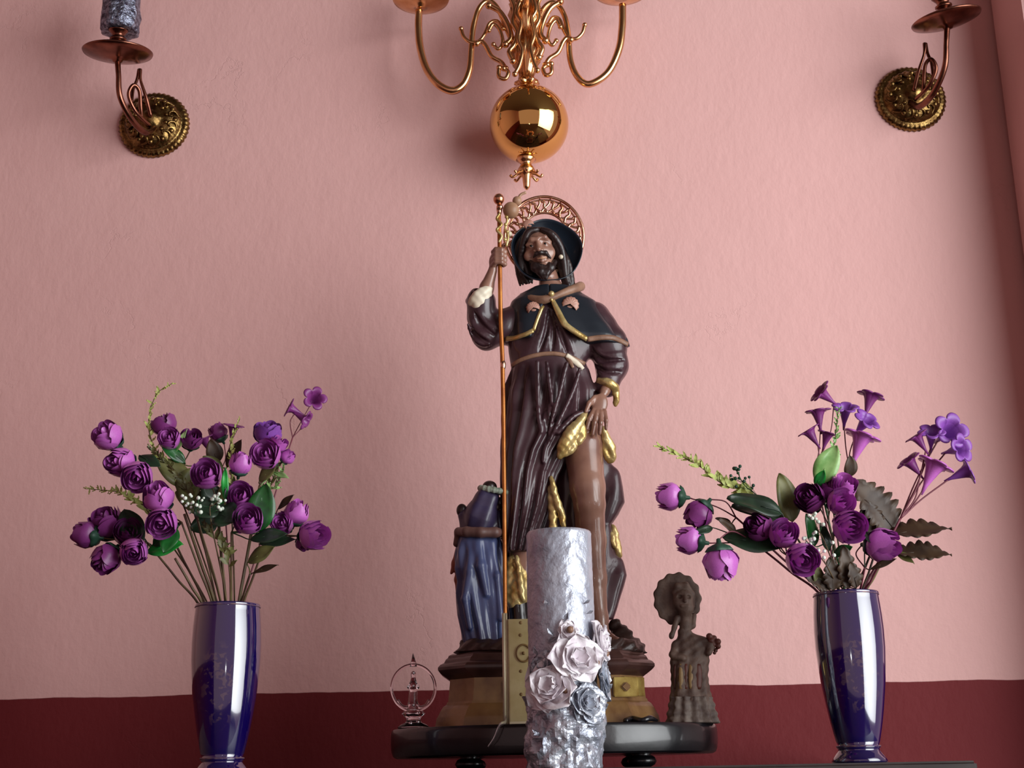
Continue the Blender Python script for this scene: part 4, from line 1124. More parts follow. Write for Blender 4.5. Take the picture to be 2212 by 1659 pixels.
# ------------------------------------------------------------------ glass ornament at the left of the stand
GY = 0.17; gv = lambda x, v, d=0: W(x, v, GY + d)
gk = kpx(893, 1490, GY); gvb = vz(ZT, 893, GY)
go = empty('glass_ornament', (gv(893, 1500).x, GY, ZT), 'small clear glass ornament with ring and pointed tip, left on the stand', 'ornament')
bm = bmesh.new()
gb = gv(893, gvb)
lathe(bm, [(r_ * gk, ZT + h * gk) for r_, h in ((0, 0), (33, 0), (34, 4), (28, 9), (18, 13), (14, 20), (20, 27), (26, 32), (20, 37), (10, 40), (0, 41))], Matrix.Translation((gb.x, GY, 0)), 40, fy=0.8)
obj('base', bm, M['glass'], go)
bm = bmesh.new(); tube(bm, [gv(893 + 47 * math.cos(a), 1486 - 50 * math.sin(a)) for a in [2 * PI * i / 64 for i in range(64)]], 3.2 * gk, 10, closed=True)
obj('ring', bm, M['glass'], go)
bm = bmesh.new(); tube(bm, [gv(893, 1440), gv(893, 1428), gv(892, 1412)], [8 * gk, 5 * gk, 1 * gk], 12); obj('tip', bm, M['glass'], go)
G = Field((860, -30, 1440), (930, 30, 1550), 1.1)
mp3 = plane_map(GY)
G.ell((893, 0, 1456), (5.5, 5.5, 6.5), 2); G.chain([(893, 0, 1464), (893, 0, 1480), (892, 0, 1524), (892, 0, 1536)], [5, 8, 11, 13], 4)
G.chain([(893, 0, 1470), (884, -4, 1484), (889, -9, 1490)], [4, 4, 3], 3); G.chain([(893, 0, 1470), (902, -4, 1484), (896, -9, 1490)], [4, 4, 3], 3)
fobj('inner_figure', G, mp3, M['glass'], go)
bm = bmesh.new()
for s_ in (-1, 1): tube(bm, catmull([gv(893 + s_ * 6, 1520), gv(893 + s_ * 14, 1528), gv(893 + s_ * 26, 1524), gv(893 + s_ * 34, 1512)], 6), [4 * gk, 3.4 * gk, 3 * gk], 10)
obj('leaf_support', bm, M['glass'], go)
bm = bmesh.new()
for x, v, r_ in ((893, 1454, 3), (893, 1482, 3), (887, 1563, 4.5), (903, 1560, 4.5), (893, 1523, 3)): ball(bm, gv(x, v, -0.014 if v > 1540 else -0.008), r_ * gk, 10)
obj('bead', bm, M['silver'], go)

# ------------------------------------------------------------------ cream booklet with ribbon, leaning upright on the stand
BY = 0.085
bt = empty('cream_booklet', (W(1122, 1550, BY).x, BY, ZT), 'cream and gilt booklet standing upright in front of the pedestal, partly behind the silver candle', 'booklet')
xa, xb = W(1099, 1450, BY).x, W(1166, 1450, BY).x; zt_ = W(1120, 1337, BY).z
bm = bmesh.new(); box(bm, (xa, BY, ZT + .001), (xb, BY + 0.012, zt_)); bmesh.ops.bevel(bm, geom=bm.edges[:], offset=0.0012, segments=2, affect='EDGES')
cv = obj('cover', bm, M['book'], bt, smooth=False)
bm = bmesh.new(); x0 = W(1085, 1450, BY).x
for i in range(3): tube(bm, [(x0 + (0.0025 + i * 0.0042), BY + 0.004, ZT + 0.001), (x0 + (0.0035 + i * 0.0042), BY + 0.004, zt_ + (0.01 if i < 2 else 0))], 0.0027 if i != 1 else 0.0016, 10)
obj('spine', bm, M['page'], bt)
bm = bmesh.new(); cc = W(1131, 1411, BY - .001)
tube(bm, [cc + Vector((0.011 * math.cos(a), 0, 0.011 * math.sin(a) * 1.2)) for a in [PI * 0.2 + 2 * PI * i / 40 * 0.83 for i in range(41)]], 0.0016, 8)
ball(bm, cc, 0.0028, 10)
for v in (1345, 1372, 1450, 1500): ball(bm, W(1124 + (v % 7), v, BY), 0.0028, 8, (1, .4, 1))
obj('embossed_ring', bm, M['ochre'], cv)
bm = bmesh.new()
box(bm, (xa, BY - 0.0008, ZT + 0.001), (xb, BY + .004, ZT + 0.005)); obj('bottom_edge', bm, M['page'], cv, smooth=False)
bm = bmesh.new(); Yf = SY - ry
P = catmull([Vector((x0 + 0.004, BY - 0.002, ZT + 0.012)), Vector((x0 + 0.004, Yf + 0.022, ZT + 0.0035)), Vector((W(1080, 1570, Yf).x, Yf - 0.002, ZT - 0.002)), W(1068, 1594, Yf - .004), W(1054, 1614, Yf - .004)], 8)
tube(bm, P, [0.003, 0.0035, 0.0035, 0.003, 0.002], 8, flat=0.35)
obj('ribbon_bookmark', bm, M['rib'], bt)

# ------------------------------------------------------------------ big silver candle with foil flowers
CY = -0.035
ck = kpx(1222, 1400, CY); cc = W(1226, 1655, CY)
cn = empty('silver_pillar_candle', (cc.x, CY, 0), 'thick silver pillar candle wrapped with foil flowers, standing in front of the round stand', 'candle')
Zc = lambda v: W(1222, v, CY).z
bm = bmesh.new()
rc = 72 * ck
hmr = lambda a, r, z: r * (1 + 0.009 * math.sin(11 * a + z * 90) * math.sin(z * 140 + 3 * a) + 0.006 * math.sin(23 * a - z * 260))
lean = Matrix.Translation((cc.x + 0.001, CY, 0)) @ Matrix.Shear('XY', 4, (-0.010, 0)) if False else Matrix.Translation((cc.x - 0.0035, CY, 0))
lathe(bm, [(0, 0), (rc * 1.04, 0)] + [(rc * (1.03 - 0.04 * i / 60), (Zc(1156) - 0.0) * i / 60) for i in range(1, 60)] + [(rc * .99, Zc(1156)), (rc * .96, Zc(1150)), (rc * .88, Zc(1150)), (rc * .8, Zc(1158)), (0, Zc(1160))], lean, 96, fn=hmr)
obj('wax_body', bm, M['candle'], cn)
bm = bmesh.new(); tube(bm, [(cc.x - .003, CY, Zc(1160)), (cc.x - .002, CY, Zc(1150))], 0.0014, 8); obj('wick', bm, M['stem'], cn)
# crumpled foil wrap round the foot
random.seed(5)
bm = bmesh.new()
def crump(a, r, z):
    p = Vector((math.cos(a), math.sin(a), z * 16))
    f = 0.16 * mnoise.noise(p * 1.4) + 0.16 * (0.5 - abs(mnoise.noise(p * 2.9 + Vector((5, 1, 2))))) + 0.03 * mnoise.noise(p * 9)
    return r * (1 + f)


zt2 = Zc(1520)
lathe(bm, [(rc * 1.0, 0.0)] + [(rc * (1.05 + 0.08 * math.sin(i / 30 * PI * .9)), zt2 * i / 30) for i in range(0, 31)] + [(rc * 1.12, zt2 * 1.12), (rc * 1.0, zt2 * 1.05)], Matrix.Translation((cc.x - .001, CY, 0)), 84, fn=crump, close=False)
bmesh.ops.triangulate(bm, faces=bm.faces[:])
obj('foil_wrap', bm, M['foil'], cn, smooth=False)


def foil_flower(c, n, r, d, name, parent, m, layers=3, seed=1):
    g = random.Random(seed); bm = bmesh.new(); Rm = frame_to(d)
    for l in range(layers):
        for i in range(n):
            a = 2 * PI * (i + .5 * l) / n + g.uniform(-.15, .15); el = R(10 + l * 24 + g.uniform(-8, 8)); L_ = r * (1 - .22 * l) * g.uniform(.85, 1.1); wd = L_ * .6
            rows = []
            for j in range(6):
                t = j / 5; row = []
                for q_ in range(-2, 3):
                    u = q_ / 2
                    x = L_ * t; y = wd * u * math.sin(PI * min(1, .12 + t * .86)) ** .7; z = L_ * .16 * u * u - L_ * .12 * t * t + g.uniform(-1, 1) * r * .025
                    xx = x * math.cos(el) - z * math.sin(el); zz = x * math.sin(el) + z * math.cos(el)
                    row.append(bm.verts.new(Vector(c) + Rm @ Vector((xx * math.cos(a) - y * math.sin(a), xx * math.sin(a) + y * math.cos(a), zz))))
                rows.append(row)
            for A_, B_ in zip(rows, rows[1:]):
                for q_ in range(4): bm.faces.new((A_[q_], A_[q_ + 1], B_[q_ + 1], B_[q_]))
    o = obj(name, bm, m, parent); so = o.modifiers.new('thickness', 'SOLIDIFY'); so.thickness = 0.0006
    return o


def cpt(x, v, out=0.0):
    dx = W(x, v, CY - rc).x - (cc.x - .0035); dx = max(-rc * 1.05, min(rc * 1.05, dx)); a = math.asin(max(-1, min(1, dx / (rc * 1.06))))
    n_ = Vector((math.sin(a), -math.cos(a), 0.12)); p = Vector((cc.x - .0035 + (rc + out) * math.sin(a), CY - (rc + out) * math.cos(a), Zc(v) - 0.0 + 0.004))
    return p, n_


for i, (x, v, r_, m, n_) in enumerate(((1244, 1436, 44, 'foilwhite', 6), (1190, 1492, 42, 'foilwhite', 8), (1292, 1400, 36, 'foilwhite', 6), (1302, 1470, 38, 'foil', 6), (1226, 1376, 17, 'foilwhite', 6), (1264, 1530, 34, 'foil', 6), (1176, 1448, 22, 'foil', 5))):
    p, nn = cpt(x, v, 0.004); foil_flower(p, n_, r_ * 1.45 * ck, nn, 'foil_flower', cn, M[m], 3, i)
bm = bmesh.new(); g = random.Random(3)
for i in range(26):
    x = g.uniform(1160, 1310); v = g.uniform(1310, 1450) if i < 14 else g.uniform(1540, 1625)
    p, nn = cpt(x, v, 0.002); d = (nn * .35 + Vector((g.uniform(-1, 1), 0, g.uniform(-.6, 1)))).normalized()
    L_ = g.uniform(14, 30) * ck; s_ = d.cross(nn).normalized() * L_ * .2
    a_, b_, c_, e_ = p, p + d * L_ * .5 + s_ + nn * .003, p + d * L_, p + d * L_ * .5 - s_ + nn * .003
    bm.faces.new([bm.verts.new(q_) for q_ in (a_, b_, c_, e_)])
o = obj('foil_leaves', bm, M['foil'], cn, smooth=False); so = o.modifiers.new('thickness', 'SOLIDIFY'); so.thickness = 0.0005
for x, v in ((1276, 1446), (1222, 1504), (1300, 1420), (1228, 1376)):
    p, nn = cpt(x, v, .016); bm = bmesh.new(); ball(bm, p, 0.0055, 10)
    obj('berry', bm, M['tan'], cn)

# ------------------------------------------------------------------ vases
VPROF = [(0, 0), (58, 0), (60, 5), (56, 12), (50, 20), (45, 26), (44, 30), (47, 33), (46.5, 36), (44, 38), (47, 46), (51, 62), (57, 90), (63, 125), (69, 165), (73, 205), (76, 245), (76.5, 285), (75, 320), (72.5, 350), (71, 362), (72.5, 366), (71.5, 369),
         (69, 369), (68, 362), (70, 320), (71, 280), (62, 160), (40, 60), (0, 45)]
HV = W(1832, 1281, 0).z
VS = HV / 369


def vase(cx, label, rot):
    x = W(cx, 1500, 0).x
    v = empty('blue_vase', (x, 0, 0), label, 'vase', 'cobalt blue flower vases on the altar table')
    bm = bmesh.new(); lathe(bm, [(r_ * VS * 1.0, z * VS) for r_, z in VPROF], Matrix.Translation((x, 0, 0)), 80)
    b = obj('body', bm, M['vase'], v, label='glossy cobalt body with worn floral transfer')
    for z0, r0 in ((363, 71.6), (36, 46.8)):
        bm = bmesh.new(); tube(bm, [(x + r0 * VS * math.cos(a), r0 * VS * math.sin(a), z0 * VS) for a in [2 * PI * i / 64 for i in range(64)]], 1.5 * VS, 6, closed=True)
        obj('gilt_line', bm, M['vase_band'], v)
    return x


VL = vase(485, 'cobalt blue ceramic vase on the left of the altar table', 0)
VR = vase(1845, 'cobalt blue ceramic vase on the right of the altar table', 0)


# ------------------------------------------------------------------ artificial flowers
def petal_grid(bm, Mx, fn, nu=6, nv=6):
    rows = [[bm.verts.new(Mx @ fn(-1 + 2 * i / nu, j / nv)) for i in range(nu + 1)] for j in range(nv + 1)]
    for A_, B_ in zip(rows, rows[1:]):
        for i in range(nu): bm.faces.new((A_[i], A_[i + 1], B_[i + 1], B_[i]))


def rose_mesh(openness, seed, m, tall=1.0):
    """a ball shaped silk rose, unit radius, opening along +Z"""
    g = random.Random(seed); bm = bmesh.new()
    for l, (n, rad, hgt, top) in enumerate(((2, .30, .95, .12), (3, .48, 1.0, .3 + .1 * openness), (3, .68, .98, .46 + .22 * openness), (4, .86, .92, .60 + .34 * openness), (4, 1.0, .80, .74 + .45 * openness))):
        a0 = g.uniform(0, 6)
        for i in range(n):
            a = a0 + 2 * PI * i / n + g.uniform(-.15, .15); wd = PI / n * 1.32; hh = hgt * g.uniform(.93, 1.05); tw = g.uniform(-.12, .12)

            def fn(u, t):
                ang = a + wd * u * (0.55 + .45 * math.sin(PI * min(1, t * 1.1 + .1))) + tw * t
                z = (-.85 + t * (hh + .85) * (1 - .13 * u * u * t)) * tall
                q = math.sin(PI * (0.08 + .52 * min(1, t * 1.25))) if t < .8 else 1
                r_ = rad * (math.sin(PI / 2 * min(1, t * 1.7 + .05)) ** .8) * (1 - max(0, t - .55) / .45 * (1 - top / rad if top < rad else 0)) + (max(0, t - .75) * .5 * max(0, top - rad))
                r_ += .05 * u * u * (1 if l > 1 else 0) + .05 * (u + 1) * .5
                return Vector((r_ * math.cos(ang), r_ * math.sin(ang), z))
            petal_grid(bm, Matrix.Identity(4), fn)
    me = bpy.data.meshes.new('bloom'); bmesh.ops.recalc_face_normals(bm, faces=bm.faces); bm.to_mesh(me); bm.free()
    for p in me.polygons: p.use_smooth = True
    me.materials.append(m); return me


def trumpet_mesh(seed, m, wide=1.0):
    """funnel shaped flower with five lobes, opening along +Z, unit radius"""
    bm = bmesh.new(); g = random.Random(seed); n = 60
    prof = [(0.06, -1.7), (.12, -1.2), (.25, -.75), (.37, -.36), (.5, -.1), (.68, .05), (.9, .08), (1.0, .02), (.98, -.02), (.66, -.02), (.46, -.16), (.32, -.42), (.2, -.8), (.04, -1.0)]
    lathe(bm, [(r_ * wide if r_ > .3 else r_, z) for r_, z in prof], None, n, fn=lambda a, r_, z: r_ * (1 - .46 * (max(0, r_ - .3)) * (1 - abs(math.cos(2.5 * a)) ** .6) * 1.3), close=True)
    me = bpy.data.meshes.new('bloom'); bmesh.ops.recalc_face_normals(bm, faces=bm.faces); bm.to_mesh(me); bm.free()
    for p in me.polygons: p.use_smooth = True
    me.materials.append(m); return me


def calyx_mesh():
    bm = bmesh.new()
    lathe(bm, [(.0, -1.35), (.12, -1.3), (.16, -1.05), (.36, -.98), (.6, -.84), (.78, -.6), (.76, -.58), (.56, -.74), (.0, -.92)], None, 30, fn=lambda a, r_, z: r_ * (1 + .12 * math.cos(5 * a) * (r_ > .5)))
    me = bpy.data.meshes.new('calyx'); bmesh.ops.recalc_face_normals(bm, faces=bm.faces); bm.to_mesh(me); bm.free()
    for p in me.polygons: p.use_smooth = True
    me.materials.append(M['calyx']); return me


ROSES = [rose_mesh(.1, 1, M['petal'], 1.12), rose_mesh(.5, 2, M['petal'], 1.05), rose_mesh(.9, 3, M['petal'], .95)]
DROSES = [rose_mesh(.15, 4, M['petal2'], 1.1), rose_mesh(.7, 5, M['petal2'], 1.0)]
VROSES = [rose_mesh(.8, 6, M['violetp'], 1.0)]
TR = [trumpet_mesh(1, M['violetp']), trumpet_mesh(2, M['petal2']), trumpet_mesh(3, M['petal'])]
CAL = calyx_mesh()
KIND = {'r': ROSES, 'd': DROSES, 'v': VROSES, 't': TR}


def add_mesh(name, me, loc, rot, s, parent):
    o = bpy.data.objects.new(name, me); COL.objects.link(o); o.parent = parent
    o.location = loc; o.rotation_euler = rot.to_euler(); o.scale = (s, s, s)
    return o


def leaf_bm(bm, base, tip, width, nrm, droop=0.1, serr=0, fold=0.25, shape=0.9):
    base, tip = Vector(base), Vector(tip); L_ = (tip - base).length; d = (tip - base).normalized()
    s_ = d.cross(Vector(nrm)); s_ = (s_ if s_.length > 1e-4 else d.orthogonal()).normalized(); n_ = s_.cross(d).normalized(); rows = []
    N = 14 if not serr else 28
    for j in range(N + 1):
        t = j / N; wv = width * (math.sin(PI * (t ** shape)) ** .75 if 0 < t < 1 else 0.02) * .5
        if serr: wv *= .78 + .38 * abs(math.sin(serr * PI * t))
        row = []
        for q_ in range(-2, 3):
            u = q_ / 2
            row.append(bm.verts.new(base + d * L_ * t + s_ * wv * u + n_ * (fold * wv * abs(u) - droop * L_ * t * t + .03 * L_ * math.sin(8 * t) * u)))
        rows.append(row)
    for A_, B_ in zip(rows, rows[1:]):
        for q_ in range(4): bm.faces.new((A_[q_], A_[q_ + 1], B_[q_ + 1], B_[q_]))


GL, GR = 'artificial flower sprays in the left vase', 'artificial flower sprays in the right vase'


def spray(name, vx, mouth, blooms, label, group, stem_m, dep, lv=(), knot=None, sr=2.2, cal=True):
    """blooms rows: px, py, radius px, direction (x, toward viewer, up), kind letter, variant, extra depth
       mouth: offset from the vase axis in px at the rim; dep: depth of the spray in metres"""
    base = Vector((vx + mouth * VS, dep * .15, HV - 0.02)); root = Vector((vx + mouth * .3 * VS, dep * .05, HV * .35))
    s = empty(name, base, label, 'artificial flowers', group)
    pts = [W(b[0], b[1], dep + (b[6] if len(b) > 6 else 0)) for b in blooms]
    cen = sum(pts, Vector()) / max(1, len(pts))
    kn = W(knot[0], knot[1], dep) if knot else base.lerp(cen, .62)
    bm = bmesh.new(); k = .0007
    tube(bm, catmull([root, base, base.lerp(kn, .5) + Vector((0, 0, .004)), kn], 8), [sr * 1.3 * k, sr * 1.2 * k, sr * k], 8)
    for b, p in zip(blooms, pts):
        dv = Vector((b[3][0], -b[3][1], b[3][2])).normalized(); r_ = b[2] * .00077
        back = p - dv * r_ * (1.25 if b[4] != 't' else 1.6)
        tube(bm, catmull([kn, kn.lerp(back, .55) + (back - dv * r_ * 1.2 - back) * .4, back], 7), [sr * .8 * k, sr * .65 * k, sr * .7 * k], 6)
    obj('stem', bm, stem_m, s)
    for i, (b, p) in enumerate(zip(blooms, pts)):
        dv = Vector((b[3][0], -b[3][1], b[3][2])).normalized(); rot = dv.to_track_quat('Z', 'Y').to_matrix() @ Matrix.Rotation(i * 1.7, 3, 'Z')
        ms = KIND[b[4]]; r_ = b[2] * (.00077 if b[4] != 't' else .00092)
        o = add_mesh('bloom', ms[b[5] % len(ms)], p - base, rot, r_, s)
        if b[4] != 't' and cal:
            add_mesh('calyx', CAL, (0, 0, 0), Matrix.Identity(3), 1.0, o)
    for l in lv:
        bm = bmesh.new(); (x0, y0), (x1, y1), wd, m = l[:4]; ex = l[4] if len(l) > 4 else {}
        dz = ex.get('dz', 0); a_, b_ = W(x0, y0, dep + dz), W(x1, y1, dep + dz + ex.get('out', -.02))
        leaf_bm(bm, a_, b_, wd * .0007, ex.get('n', (0.15, -1, .35)), ex.get('droop', .08), ex.get('serr', 0), ex.get('fold', .25), ex.get('shape', .9))
        tube(bm, catmull([kn, kn.lerp(a_, .5) + Vector((0, .004, 0)), a_, a_.lerp(b_, .4)], 5), [1.6 * k, 1.3 * k, .8 * k], 6)
        o = obj('leaf', bm, M[m], s); so = o.modifiers.new('thickness', 'SOLIDIFY'); so.thickness = 0.0007
    return s


def sprig(name, vx, mouth, path, label, group, m, dep, size, n, spread=.9, stem_m=None, beads=False, cat='artificial foliage', y=.0):
    base = Vector((vx + mouth * VS, dep * .15, HV - 0.02)); s = empty(name, base, label, cat, group); g = random.Random(int(path[0][0] + path[-1][1]))
    P = [Vector((vx + mouth * .3 * VS, dep * .05, HV * .35)), base] + [W(p[0], p[1], dep) for p in path]
    C = catmull(P, 10); k = .0007
    bm = bmesh.new(); tube(bm, C, [2 * k, 1.8 * k, 1.2 * k, .6 * k], 6); obj('stem', bm, stem_m or M['stem'], s)
    F0 = int(len(C) * (1 - (len(path) - 1) / (len(path) + 1))) if len(path) > 1 else len(C) // 2
    Q = C[F0:]; bm = bmesh.new(); bs = bmesh.new()
    for i in range(n):
        t = (i + g.random() * .6) / n * (len(Q) - 1.01); j = int(t); p = Q[j].lerp(Q[j + 1], t - j); d = (Q[j + 1] - Q[j]).normalized()
        tt = i / n; sz = size * k * (1.05 - .65 * tt) * g.uniform(.75, 1.2)
        sd = (d * .8 + Vector((g.uniform(-1, 1), g.uniform(-.8, .8), g.uniform(-.6, 1))) * spread).normalized()
        e = p + sd * sz * (2.0 if beads else 1.0)
        if beads:
            tube(bs, [p, e], .5 * k, 5); ball(bm, e, g.uniform(3.2, 4.8) * k, 8)
        else:
            leaf_bm(bm, p, e, sz * .42, (g.uniform(-.4, .4), -1, .3), .05, 0, .2)
            ball(bm, e, 1.6 * k, 6)
    o = obj('beads' if beads else 'leaflets', bm, m, s)
    if beads:
        obj('fine_stems', bs, M['leaf'], s)
    bs = None
    return s


up = (0, .6, .8)
# --- left vase
spray('rose_spray', VL, -40, [(236, 945, 29, (-.5, .75, .4), 'r', 1), (262, 999, 30, (-.35, .7, -.1), 'r', 0, -.02), (297, 1028, 30, (.1, .9, -.5), 'r', 1, -.035)],
      'purple rose spray with three blooms at the upper left of the left vase', GL, M['stem'], -.02, knot=(330, 1075), lv=[((300, 985), (345, 1005), 30, 'darkleaf')])
spray('rose_spray', VL, -50, [(189, 1156, 27, (-.9, -.1, .2), 'd', 0), (233, 1133, 33, (-.3, .6, .6), 'd', 1, .01), (277, 1153, 27, (.2, .9, .2), 'd', 1, -.01), (231, 1205, 29, (-.4, .5, -.7), 'd', 0, -.02), (289, 1192, 27, (.2, .85, -.3), 'r', 0, -.035)],
      'dark plum rose cluster of five drooping at the lower left of the left vase', GL, M['stem'], -.03, knot=(318, 1172), lv=[((268, 1100), (305, 1180), 52, 'darkleaf'), ((318, 1190), (392, 1172), 52, 'brightleaf', {'n': (0, -1, .5)}), ((330, 1178), (385, 1130), 44, 'leaf')])
spray('rose_spray', VL, -25, [(343, 1077, 30, (-.1, .6, .5), 'r', 0), (351, 1129, 29, (0, .85, -.35), 'r', 1, -.02)],
      'pair of pinkish purple roses one above the other, left of the left vase centre', GL, M['stem'], -.06, knot=(392, 1128), lv=[((380, 1140), (352, 1192), 40, 'leaf')])
spray('rose_spray', VL, -10, [(356, 921, 25, (-.4, .3, .9), 'd', 1), (368, 950, 22, (-.1, .8, .2), 'r', 2, -.01), (413, 952, 22, (.2, .7, .5), 'd', 1)],
      'purple rose spray reaching up at the top left centre of the left vase', GL, M['stem'], .03, knot=(388, 1000), lv=[((400, 1000), (350, 960), 30, 'leaf'), ((372, 985), (402, 928), 16, 'paleleaf'), ((420, 1010), (398, 1090), 60, 'olive'), ((410, 1050), (340, 990), 56, 'olive')])
spray('rose_spray', VL, 0, [(447, 1026, 29, (.05, .95, .1), 'r', 1), (519, 1004, 23, (.2, .4, .85), 'r', 0, .01)],
      'tall oval purple rose at the centre of the left vase with a bud beside it', GL, M['stem'], -.06, knot=(470, 1090), lv=[((486, 1080), (486, 1010), 16, 'brightleaf'), ((470, 1090), (420, 1110), 60, 'darkleaf'), ((465, 1110), (515, 1120), 66, 'darkleaf')])
spray('rose_spray', VL, 10, [(519, 1074, 28, (.1, .95, .1), 'r', 1), (536, 1123, 29, (.1, .9, .1), 'r', 1, -.02)],
      'two round purple roses stacked right of the left vase centre', GL, M['stem'], -.05, knot=(500, 1150), lv=[((556, 1150), (574, 1045), 62, 'leaf'), ((540, 1165), (618, 1150), 34, 'darkleaf')])
spray('rose_spray', VL, 20, [(578, 940, 27, (.1, .5, .85), 'v', 0), (576, 984, 29, (-.1, .95, .1), 'r', 2, -.02), (620, 988, 15, (.7, .4, .5), 'r', 0), (600, 960, 18, (.5, .5, .6), 'r', 2, -.01)],
      'open purple roses clustered at the upper right of the left vase', GL, M['stem'], .0, knot=(560, 1050), lv=[((560, 1040), (596, 1000), 30, 'olive'), ((590, 1020), (622, 1030), 14, 'paleleaf')])
spray('rose_spray', VL, 30, [(640, 1110, 25, (.3, .4, .85), 'r', 0), (612, 1133, 22, (-.2, .9, .1), 'r', 2), (674, 1156, 29, (.75, .6, -.1), 'r', 1, -.02), (655, 1172, 16, (.5, .4, -.7), 'd', 0, 0)],
      'purple rose trio leaning out at the lower right of the left vase', GL, M['stem'], -.03, knot=(575, 1168), lv=[((600, 1100), (632, 1068), 16, 'brownleaf'), ((560, 1175), (636, 1162), 26, 'darkleaf')])
spray('violet_spray', VL, 25, [(680, 860, 23, (.35, .9, .1), 't', 1), (625, 880, 19, (-.8, .3, .4), 't', 1), (662, 908, 19, (.8, .1, -.5), 't', 1)],
      'three small violet trumpet flowers highest at the right of the left vase', GL, M['vstem'], .02, knot=(632, 945), sr=1.6)
spray('violet_spray', VL, 8, [(505, 920, 20, (.2, .3, .95), 't', 1), (472, 936, 20, (-.5, .2, .9), 'd', 0, .02), (440, 948, 18, (-.4, .3, .9), 't', 1)],
      'small dark violet flowers at the top middle of the left vase', GL, M['vstem'], .04, knot=(480, 1010), sr=1.6, lv=[((470, 1000), (455, 950), 40, 'brownleaf'), ((490, 1010), (520, 950), 30, 'brownleaf'), ((480, 1020), (440, 985), 34, 'olive')])
sprig('fern_sprig', VL, -15, [(380, 1050), (330, 960), (322, 900), (340, 850), (372, 828)], 'tall yellow green fern sprig at the top left of the left vase', GL, M['fern'], .02, 20, 46)
sprig('fern_sprig', VL, -30, [(330, 1120), (290, 1080), (250, 1062), (184, 1056)], 'yellow green fern sprig pointing left from the left vase', GL, M['fern'], .0, 22, 50)
sprig('fern_sprig', VL, 20, [(560, 1090), (595, 1050), (612, 1010), (606, 972)], 'pale green fern sprig under the roses at the right of the left vase', GL, M['paleleaf'], .0, 18, 34)
sprig('fern_sprig', VL, 8, [(495, 1225), (480, 1180), (455, 1150), (440, 1132)], 'pale green fern sprig hanging low in the middle of the left vase', GL, M['olive'], -.05, 26, 44)
sprig('white_bead_sprig', VL, -5, [(430, 1130), (428, 1095), (400, 1080)], 'white beaded filler sprig at the middle left of the left vase', GL, M['white'], -.07, 15, 18, 1.6, None, True)
sprig('white_bead_sprig', VL, 5, [(455, 1120), (462, 1090), (480, 1080)], 'white beaded filler sprig beside the central roses of the left vase', GL, M['white'], -.075, 15, 18, 1.6, None, True)
sprig('fern_sprig', VL, 15, [(500, 1080), (500, 1000), (500, 950), (518, 905)], 'yellow green fern sprig rising in the middle top of the left vase', GL, M['fern'], .01, 18, 36)
spray('seed_spray', VL, 25, [], 'thin brown twig with narrow leaves low on the right side of the left vase', GL, M['brownleaf'], -.03, knot=(540, 1240), lv=[((545, 1238), (598, 1218), 14, 'brownleaf'), ((535, 1215), (590, 1180), 34, 'olive')])
spray('stalk', VL, -45, [], 'bare brown stalk leaning left out of the left vase', GL, M['stem'], -.05, knot=(378, 1206), sr=2.6)
spray('stalk', VL, -20, [], 'bare olive stalk rising straight in the left half of the left vase', GL, M['stem'], -.06, knot=(398, 1110), sr=3)

spray('leaf_spray', VL, -5, [], 'cluster of dark green leaves filling the heart of the left vase bouquet', GL, M['darkleaf'], .03, knot=(470, 1120),
      lv=[((465, 1110), (380, 1060), 60, 'olive'), ((480, 1110), (440, 1040), 56, 'darkleaf'), ((490, 1120), (560, 1090), 60, 'darkleaf'), ((480, 1100), (505, 1030), 44, 'olive'), ((470, 1130), (410, 1140), 54, 'darkleaf'), ((500, 1130), (600, 1110), 50, 'leaf')])
sprig('fern_sprig', VL, -18, [(420, 1100), (400, 1050), (360, 1000), (322, 968)], 'feathery olive sprig behind the roses at the left of the left vase', GL, M['olive'], -.01, 26, 60)
sprig('fern_sprig', VL, 22, [(545, 1150), (560, 1080), (590, 1035), (600, 1000)], 'feathery olive sprig among the roses at the right of the left vase', GL, M['olive'], .02, 24, 50)
# --- right vase
spray('rose_bud_spray', VR, -35, [(1450, 1073, 29, (-.85, -.15, .1), 'r', 0), (1511, 1109, 29, (-.5, -.05, -.6), 'd', 0, -.02)],
      'two smooth purple rose buds farthest left of the right vase', GR, M['vstem'], .0, knot=(1590, 1118), lv=[((1580, 1130), (1548, 1118), 14, 'brownleaf')])
spray('rose_bud_spray', VR, -45, [(1492, 1168, 28, (-.8, -.1, .15), 'r', 0), (1557, 1213, 34, (.05, -.05, -.9), 'r', 0, -.03)],
      'two large purple buds hanging at the lower left of the right vase', GR, M['vstem'], -.03, knot=(1620, 1165), lv=[((1560, 1160), (1690, 1178), 66, 'darkleaf', {'n': (0, -1, .6)}), ((1590, 1150), (1555, 1120), 22, 'brownleaf'), ((1540, 1140), (1500, 1150), 20, 'darkleaf')])
spray('rose_spray', VR, -30, [(1640, 1140, 28, (-.5, .7, .2), 'd', 0), (1691, 1155, 28, (.1, .9, .2), 'r', 1, -.015), (1731, 1207, 31, (.1, .9, -.35), 'r', 1, -.03)],
      'row of three purple roses descending to the rim of the right vase', GR, M['stem'], -.04, knot=(1700, 1200), lv=[((1690, 1110), (1575, 1068), 60, 'darkleaf', {'n': (0.2, -1, .7)})])
